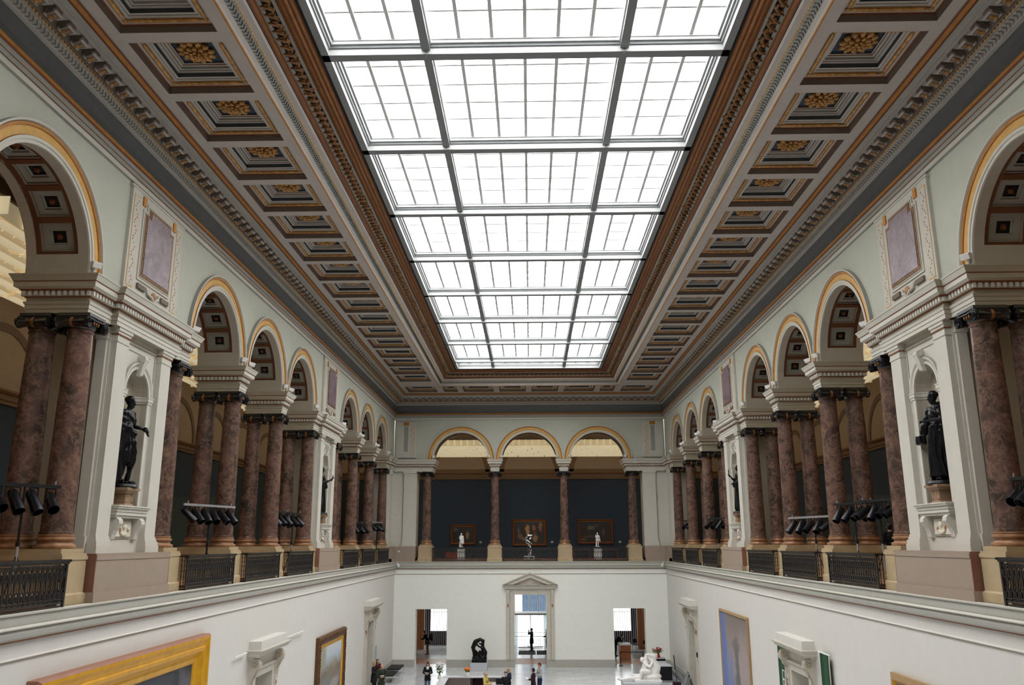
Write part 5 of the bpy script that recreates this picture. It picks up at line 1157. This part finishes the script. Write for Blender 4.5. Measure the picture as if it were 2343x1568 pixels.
# ---- niche statues
def statue(side,u,label,var):
    o=empty('bronze_statue',label,'statue','dark bronze niche statues'); place(o,side,u,-.22,NZ0)
    k=1 if side=='L' else -1     # +k = away from the camera end
    m=M(); m.box(-.24,.22,-.2,.2,0,.3,'bracket_stone'); m.frust((-.26,.24,-.24,.24),.3,(-.3,.3,-.3,.3),.38,'bracket_stone'); m.box(-.32,.32,-.34,.34,.38,.44,'bracket_stone'); m.frust((-.26,.26,-.26,.26),0,(-.24,.22,-.2,.2),.06,'bracket_stone')
    for s in (-1,1): m.lathe([(.03,.06),(.05,.1),(.03,.2),(.05,.28)],8,'bracket_stone',(.2,s*.14,0))
    m.obj('stone_bracket',o)
    m=M(); m.lathe([(.36,0),(.37,.03),(.34,.09),(.3,.1)],18,'bronze_black',(0,0,.44)); m.obj('statue_base',o,True)
    J=dict(BASEJ); sc=1.28
    if var==0: J.update(elL=(-.28,.0,1.16),wrL=(-.29,.17,1.10),elR=(.24,-.04,1.12),wrR=(.1,.12,1.02),kneeL=(-.13,.1,.5),ankL=(-.17,.0,.085)); yaw=.9
    elif var==1: J.update(elR=(.3,.02,1.12),wrR=(.36,.14,.9),elL=(-.26,.02,1.14),wrL=(-.06,.2,1.14)); yaw=-1.1
    elif var==2: J.update(elL=(-.26,.1,1.14),wrL=(-.3,.3,1.26),elR=(.22,.05,1.12),wrR=(.02,.2,1.18)); yaw=1.0
    else: J.update(elR=(.28,.1,1.14),wrR=(.2,.28,1.32),elL=(-.24,.05,1.12),wrL=(-.1,.2,1.05)); yaw=-.8
    pr,_,_,P,g,(ch,nk,hd,by)=figure_prims(J,0,yaw,.05,var!=0)
    pr+=[('e',P(0,-.03,.05),(.092,.095,.085)),('e',P(0,-.09,.05),(.05,.05,.045))]
    if var==0:
        pr.append(('l',[(0,0,1.06,.15,.12),(.02,0,.98,.18,.14),(.03,.01,.8,.2,.16),(.04,.01,.62,.2,.155),(.05,0,.42,.19,.15)]))
        pr+=[('c',(.2,-.03,1.35),(.24,-.05,.12),.09,.14),('c',(.12,-.1,1.3),(.15,-.1,.12),.1,.14),('c',(-.29,.22,1.1),(-.38,.25,.98),.03,.015),('e',(-.29,.22,1.1),(.06,.06,.05)),('c',(.1,.05,1.1),(-.1,.1,.62),.1,.07),('c',(0,.05,.8),(-.12,.05,.45),.14,.1),('c',(-.1,.1,1.0),(.16,.12,.62),.06,.05)]
    else:
        pr.append(('l',[(.02*math.sin(t*3),-.02*t,1.06-.98*t,.16+.09*t*t+.02*t,.13+.09*t) for t in (0,.1,.2,.35,.5,.65,.8,.92,1)]))
        pr+=[('c',(0,-.12,1.4),(.0,-.16,.12),.13,.2),('c',(.17,-.06,1.36),(.2,-.12,.12),.07,.14),('c',(-.17,-.06,1.36),(-.2,-.12,.12),.07,.12)]
        s=1 if var in(1,3) else -1
        pr+=[('c',(s*.2,0,1.38),(s*.34,.08,.98),.07,.09)]
        if var==1: pr+=[('b',(.28,.46,.1,.22,.74,.9))]
        if var==2: pr+=[('e',(-.3,.36,1.36),(.05,.02,.09)),('c',(-.3,.34,1.3),(-.3,.32,1.2),.015,.015)]
        if var==3: pr+=[('c',(.2,.3,1.3),(.22,.32,1.55),.02,.02)]
    def fold(c):
        a=math.atan2(c.y,c.x)
        if c.z<1.05: return .016*math.sin(a*11+2.2*math.sin(c.z*5+a*2))*min(1,(1.12-c.z)*3)
        if c.z<1.42 : return .006*math.sin(c.z*46+a*4)
        return .004*math.sin(c.x*90)*math.sin(c.z*80) if c.z>1.62 else 0
    b=link('figure',remesh(pr,.013,'figure','bronze_black',fold,1),o); b.location=(0,0,.53); b.scale=(sc,)*3; b.rotation_euler=(0,0,-PI/2)
    if side=='R': b.scale=(-sc,sc,sc) if var in (0,2) else (sc,sc,sc)
statue('L',20.61,'dark bronze youth with draped hips, arm bent forward, tall niche, gold-frame side',0)
statue('R',20.61,'dark bronze robed woman lowering a book, tall niche, green-banner side',1)
statue('L',40.53,'dark bronze draped woman holding up a mirror, small niche, gold-frame side',2)
statue('R',40.53,'dark bronze draped figure lifting one arm, small niche, green-banner side',3)
# ---- white figures on pedestals, far gallery
def wped(x,y,label):
    m=M(); m.box(x-.27,x+.27,y-.27,y+.27,ZG,ZG+.84,'marble_white'); m.box(x-.3,x+.3,y-.3,y+.3,ZG+.84,ZG+.88,'black_matte'); tag(m.obj('pedestal'),label,'pedestal')
wped(-4.93,61.45,'white pedestal with black top under the white draped figure'); wped(4.85,61.45,'white pedestal with black top under the white lute player')
def wfig(x,label,v):
    pr,_,_,P,g,_=figure_prims(dict(BASEJ,**(dict(elL=(-.28,.0,1.15),wrL=(-.1,.2,1.05),elR=(.26,.05,1.1),wrR=(.12,.2,.95)) if v==0 else dict(elL=(-.26,.1,1.2),wrL=(-.08,.26,1.2),elR=(.28,.1,1.2),wrR=(.16,.3,1.36)))),0,.5 if v==0 else -.3,.1)
    pr.append(('e',P(0,-.02,.05),(.105,.105,.09)))
    n=12 if v==0 else 6
    pr.append(('l',[(0,0,1.36,.12,.1),(0,0,1.28,.19,.15),(0,0,1.0,.2,.17),(0,0,.75 if v else .45,.24,.2)]))
    if v==0: pr+=[('c',(-.2,0,1.3),(-.26,0,.5),.1,.1),('c',(.14,-.05,.9),(.16,-.05,.05),.1,.14)]
    else: pr+=[('e',(.05,.24,1.16),(.13,.06,.16)),('c',(.08,.26,1.25),(.26,.3,1.5),.03,.03),('c',(.13,-.06,.7),(.13,-.06,.05),.08,.1),('c',(-.2,-.05,1.3),(-.3,-.1,.7),.09,.1)]
    o=empty('marble_statuette',label,'statue'); o.location=(x,61.45,ZG+.88); b=link('figure',remesh(pr,.013,'figure','marble_white',lambda c:.006*math.sin(c.x*60+c.z*9) if c.z<1.2 else 0,1),o); b.scale=(.56,)*3; b.rotation_euler=(0,0,PI)
    m=M(); m.box(-.17,.17,-.17,.17,-.0,.03,'marble_white'); m.obj('plinth',o); b.location.z=.0
wfig(-4.93,'small white marble figure in drapery on a pedestal, gold-frame arch of far gallery',0); wfig(4.85,'small white marble lute player on a pedestal, green-banner arch of far gallery',1)
o=empty('silver_sculpture','shiny silver sculpture of a bent figure on twisted struts, central far arch','sculpture'); o.location=(-.03,61.4,ZG)
m=M(); m.box(-.38,.38,-.3,.3,0,.06,'marble_white'); m.box(-.38,.38,-.3,.3,.2,.26,'marble_white')
for i in range(7): m.box(-.37+i*.115,-.33+i*.115,-.3,.3,.06,.2,'marble_white')
m.obj('white_stand',o)
m=M(); rn=random.Random(3)
for k in range(7):
    a=2*PI*k/7; m.tube([(.05*math.cos(a),.05*math.sin(a),.26),(.12*math.cos(a+1),.1*math.sin(a+1),.5),(.17*math.cos(a+2.2),.12*math.sin(a+2.2),.72),(.08*math.cos(a+3),.08*math.sin(a+3),.95),(.14*math.cos(a+4),.1*math.sin(a+4),1.1)],.026,6,'chrome')
for k in range(9): m.sphere((rn.uniform(-.14,.14),rn.uniform(-.08,.08),rn.uniform(.45,1.05)),.05,.05,.06,'chrome',8,6)
m.obj('twisted_struts',o,True)
link('bent_figure',remesh([('c',(-.2,0,1.15),(-.26,0,1.45),.06,.08),('c',(-.26,0,1.45),(-.1,0,1.68),.08,.09),('c',(-.1,0,1.68),(.12,0,1.66),.09,.07),('e',(.17,0,1.68),(.07,.06,.07)),('c',(-.25,0,1.42),(.02,-.04,1.2),.045,.05),('c',(.02,-.04,1.2),(.2,-.05,1.1),.05,.04),('c',(.08,0,1.6),(.0,-.05,1.4),.035,.03),('c',(0,-.05,1.4),(.15,-.04,1.5),.03,.025),('c',(-.2,0,1.15),(.0,0,1.05),.06,.06)],.015,'bent_figure','chrome'),o)
m=M(); m.box(-6.45,-5.5,65.6,66.2,ZG+.0,ZG+.5,'bench_red'); tag(m.obj('bench'),'solid red-brown bench behind the far balustrade','bench')
for x in (4.0,6.1):
    o=empty('low_table','thin brown framed stand, %s of two by the widest dark painting'%('nearer the central arch' if x<5 else 'nearer the corner'),'stand'); o.location=(x,66.3,ZG)
    m=M(); m.box(-.62,.62,-.25,.25,.62,.67,'bench_red'); m.obj('top',o)
    for s in (-1,1): m=M(); a,b=sorted((s*.58,s*.62)); m.box(a,b,-.25,.25,0,.62,'bench_red'); m.obj('leg',o)
# ---- ground floor sculptures
m=M(); m.box(-4.02,-2.88,58.5,59.9,0,.52,'grey_stone'); tag(m.obj('plinth'),'low grey block plinth under the dark bronze group','plinth')
pr=[('b',(-.55,.52,-.45,.45,0,.22)),('e',(-.2,0,.28),(.36,.36,.2)),('e',(.2,0,.3),(.34,.36,.2)),('c',(-.35,0,.25),(-.42,0,.75),.12,.13),('c',(-.42,0,.75),(-.48,0,1.02),.13,.15),('c',(-.48,0,1.02),(-.3,0,1.42),.16,.17),('c',(-.3,0,1.42),(.02,0,1.58),.17,.13),('c',(.02,0,1.58),(.2,-.02,1.5),.12,.1),('e',(.25,0,1.47),(.12,.12,.14)),
 ('c',(.3,0,.3),(.36,0,.65),.2,.2),('c',(.36,0,.65),(.2,0,1.02),.19,.16),('c',(.2,0,1.02),(.22,0,1.3),.14,.12),('c',(.3,0,.5),(.02,-.2,.75),.12,.1),('c',(.02,-.2,.75),(-.05,-.2,.35),.1,.09),('c',(-.34,0,1.35),(-.05,-.16,1.1),.08,.07),('c',(-.05,-.16,1.1),(.2,-.12,1.0),.07,.06),('c',(.25,0,1.25),(-.02,-.1,1.3),.08,.06),('c',(-.4,.1,.8),(-.1,.1,.5),.12,.12)]
o=empty('bronze_group','black bronze group of two entwined crouching figures against the far wall','sculpture'); o.location=(-3.42,59.1,.52); q=link('figures',remesh(pr,.022,'figures','bronze_black',lambda c:.008*math.sin(c.x*30)*math.sin(c.z*26)),o); q.scale=(.93,.93,.9)
m=M(); m.box(5.0,7.0,47.9,49.3,0,.9,'grey_stone'); tag(m.obj('plinth'),'grey plinth under the white marble pair','plinth')
pr=[('b',(-.7,.75,-.5,.5,0,.12)),('e',(.3,0,.25),(.5,.42,.22)),('c',(.35,0,.3),(.5,.0,.72),.3,.27),('c',(.5,0,.72),(.32,0,1.08),.27,.2),('c',(.32,0,1.08),(.15,-.02,1.22),.16,.12),('e',(-.02,-.05,1.2),(.12,.12,.15)),('c',(.45,-.1,1.12),(.42,-.18,1.34),.09,.08),('c',(.42,-.18,1.34),(.06,-.16,1.40),.08,.06),('c',(.06,-.16,1.40),(-.05,-.1,1.36),.06,.05),
 ('c',(-.1,0,.3),(-.12,0,.62),.2,.19),('c',(-.12,0,.62),(-.04,-.05,.95),.18,.16),('e',(-.24,-.06,1.12),(.11,.12,.14)),('c',(-.04,-.05,.98),(-.2,-.04,1.06),.09,.07),('c',(-.1,-.15,.9),(.14,-.3,.78),.08,.07),('c',(.14,-.3,.78),(.3,-.26,1.0),.07,.06),('c',(.1,-.2,.5),(-.3,-.3,.55),.15,.12),('c',(-.3,-.3,.55),(-.4,-.3,.2),.12,.08),('c',(-.2,-.05,.2),(-.95,-.15,.16),.15,.1),('c',(-.95,-.15,.16),(-1.5,-.12,.1),.09,.05),('c',(-1.5,-.12,.1),(-1.62,-.16,.16),.05,.04),('c',(.0,.1,.2),(-.7,.2,.26),.15,.1)]
o=empty('marble_group','white marble pair of embracing figures kneeling, one leg stretched out','sculpture'); o.location=(6.35,48.6,.9); link('figures',remesh(pr,.02,'figures','marble_white',lambda c:.005*math.sin(c.x*34)*math.sin(c.z*30)),o)
# ---- benches, crates, desk, flowers, posts
for y,h in ((57.2,'nearer the far corner'),(54.6,'further from the far corner')):
    o=empty('upholstered_bench','black upholstered bench on thin steel legs, %s'%h,'bench'); o.location=(-8.78,y,0)
    m=M(); m.box(-.42,.42,-1.0,1.0,.4,.47,'black_matte'); m.obj('seat',o)
    for sx in (-1,1):
        for sy in (-1,1): m=M(); m.tube([(sx*.38,sy*.9,0),(sx*.38,sy*.9,.4)],.014,6,'alu'); m.obj('leg',o)
for i,(x0,x1,y0,y1,z,h) in enumerate(((7.65,8.62,54.2,55.2,.92,'tallest, at the front of the row'),(7.75,8.6,55.5,56.1,.86,'second of the row'),(7.75,8.6,56.3,56.9,.86,'third of the row'),(7.85,8.7,57.2,57.9,.98,'under the red flowers'))):
    o=empty('black_case','black display case with pale edges by the wall, %s'%h,'case'); o.location=((x0+x1)/2,(y0+y1)/2,0); a,b=(x1-x0)/2,(y1-y0)/2
    m=M(); m.box(-a,a,-b,b,.08,z-.03,'black_matte'); m.obj('case_body',o); m=M(); m.box(-a-.02,a+.02,-b-.02,b+.02,z-.03,z,'grey_stone'); m.obj('pale_edge',o); m=M(); m.box(-a-.015,a+.015,-b-.015,b+.015,.04,.08,'grey_stone'); m.obj('pale_edge',o)
def bouquet(label,x,y,z,vase,fl,n,r_,h,cat='flowers',white=False,parent=None):
    o=empty('flower_vase',label,cat); o.location=(x,y,z); rn=random.Random(int(x*10))
    m=M(); m.lathe([(.05,0),(.09,.02),(.1,.12),(.07,.2),(.085,.24),(.075,.24),(.06,.2)],14,vase); m.obj('vase',o,True)
    m=M(); f_=M()
    for i in range(n):
        a=rn.uniform(0,2*PI); q=rn.uniform(.15,1)*r_; e=(q*math.cos(a),q*math.sin(a),.24+h*rn.uniform(.35,1)); m.tube([(0,0,.18),(e[0]*.4,e[1]*.4,.24+(e[2]-.24)*.6),e],.006,4,'leaf_green')
        m.sphere((e[0]*.7,e[1]*.7,e[2]*.8),.04,.03,.05,'leaf_green',5,3)
        for k in range(5): b=2*PI*k/5; f_.sphere((e[0]+.028*math.cos(b),e[1]+.028*math.sin(b),e[2]),.024,.024,.03,fl,6,4)
    m.obj('stems',o); f_.obj('blossoms',o)
bouquet('red flowers in a red vase on the black display case',8.3,57.4,.985,'vase_red','flower_red',30,.38,.42)
bouquet('orange tulips in a pale vase on the ticket desk',-3.5,48.85,1.1,'cloth_white','flower_orange',30,.17,.2)
bouquet('tall white orchid by the end of the ticket desk',-5.0,48.5,1.0,'cloth_white','flower_white',42,.3,.62)
o=empty('ticket_desk','brown and grey ticket desk with pale counter near the tulips','desk'); o.location=(0,0,0)
m=M(); m.box(-4.8,-3.25,48.6,49.1,0,1.06,'desk_brown'); m.box(-3.25,-2.35,48.6,49.1,0,.1,'desk_brown'); m.box(-3.3,-3.22,48.6,49.1,0,1.06,'desk_brown'); m.box(-2.35,-1.9,48.6,49.1,0,1.06,'desk_brown'); m.box(-4.9,-4.55,45.5,48.9,0,1.04,'desk_brown'); m.box(-3.25,-2.35,49.0,49.1,0,1.0,'cloth_maroon'); m.obj('desk_body',o)
m=M(); m.box(-4.84,-1.6,48.58,49.14,1.06,1.1,'desk_top'); m.box(-4.95,-4.5,45.5,48.9,1.04,1.08,'desk_top'); m.box(-2.2,-1.3,46.9,48.0,.9,.94,'desk_top'); m.obj('counter',o)
m=M(); m.box(-2.2,-1.35,46.95,47.95,0,.9,'desk_brown'); m.obj('side_cabinet',o)
o=empty('office_chair','chair under the man in yellow at the ticket desk','chair'); o.location=(-2.42,47.5,0); m=M(); m.box(-.24,.24,-.24,.24,.5,.58,'black_matte'); m.obj('seat',o); m=M(); m.tube([(0,0,0.02),(0,0,.5)],.04,8,'black_matte'); m.lathe([(.25,0),(.25,.03)],10,'black_matte'); m.obj('leg',o)
m=M(); m.box(-1.85,-1.55,47.2,47.24,.94,1.25,'black_matte'); m.box(-1.8,-1.6,47.15,47.3,.94,.95,'black_matte'); tag(m.obj('computer_screen'),'black computer screen on the ticket desk before the man in yellow','screen')
for x,y,h in ((6.2,61.0,'standing free in the doorway opening'),(7.75,61.0,'beside the far jamb')):
    o=empty('queue_post','black barrier post in the side doorway, %s'%h,'barrier post'); o.location=(x,y,0)
    m=M(); m.lathe([(.17,0),(.17,.02),(.05,.04)],16,'black_matte'); m.obj('foot',o); m=M(); m.tube([(0,0,.03),(0,0,.98)],.03,8,'black_matte'); m.obj('pole',o)
m=M(); m.box(6.2,7.75,60.99,61.01,.88,.93,'black_matte'); tag(m.obj('barrier_belt'),'dark belt stretched between the two barrier posts','barrier belt')
o=empty('serving_counter','white counter with wooden front in the side doorway, green-banner side','counter'); o.location=(7.05,65.3,0); m=M(); m.box(-.5,.35,-.5,.9,.9,.98,'marble_white'); m.obj('counter_top',o); m=M(); m.box(-.45,.3,-.45,.85,0,.9,'orange_wood'); m.obj('counter_body',o)
o=empty('reading_counter','tall orange-brown wooden counter end beside the stooping person','counter'); o.location=(-9.0,66.2,0); m=M(); m.box(-.3,.35,-.8,.8,0,1.15,'bench_red'); m.obj('counter_body',o); m=M(); m.box(-.34,.39,-.84,.84,1.15,1.2,'redbrown'); m.obj('counter_top',o)
for x,y,h in ((8.3,69.2,'nearer the striped wall'),(9.0,68.2,'nearer the doorway')):
    o=empty('folding_chair','dark metal chair in the side room, %s'%h,'chair'); o.location=(x,y,0); o.rotation_euler=(0,0,.5)
    m=M(); m.box(-.22,.22,-.22,.22,.44,.47,'stripe_navy'); m.obj('seat',o); m=M(); m.box(-.22,.22,.2,.22,.6,.9,'stripe_navy'); m.obj('backrest',o)
    for sx in (-1,1):
        for sy in (-1,1): m=M(); m.tube([(sx*.2,sy*.2,.44 if sy<0 else .9),(sx*.24,sy*.26,0)],.012,5,'stripe_navy'); m.obj('leg',o)
o=empty('ramp_handrail','dark grey handrail sloping along the wall, green-banner side','handrail'); o.location=(9.1,0,0)
m=M(); m.tube([(0,50.5,.75),(0,57.5,.5)],.05,8,'steel_grey'); m.box(-.04,.04,50.5,57.5,.05,.3,'steel_grey'); m.obj('rail',o)
for y in (51,53.2,55.4,57.3): m=M(); m.tube([(0,y,0),(0,y,.62)],.02,6,'steel_grey'); m.obj('post',o)
o=empty('sign_pole','thin black pole on a dark red base beside the handrail','pole'); o.location=(8.55,52.2,0); m=M(); m.box(-.22,.22,-.22,.22,0,.3,'cloth_maroon'); m.obj('base',o); m=M(); m.tube([(0,0,.3),(-.05,0,1.0)],.014,6,'black_matte'); m.tube([(-.05,0,1.0),(-.12,0,1.8)],.03,6,'black_matte'); m.obj('pole',o)
o=empty('folding_sign','grey metal folding sign by the far doorcase, green-banner side','sign'); o.location=(9.05,51.2,0)
for s in (-1,1): m=M(); m.add([(s*.0-.02,-.3,1.0),(s*.0+.02,-.3,1.0),(s*.32+.02,-.3,0),(s*.32-.02,-.3,0),(s*.0-.02,.3,1.0),(s*.0+.02,.3,1.0),(s*.32+.02,.3,0),(s*.32-.02,.3,0)],[(0,1,2,3),(7,6,5,4),(0,4,5,1),(1,5,6,2),(2,6,7,3),(3,7,4,0)],'steel_grey'); m.obj('panel',o)
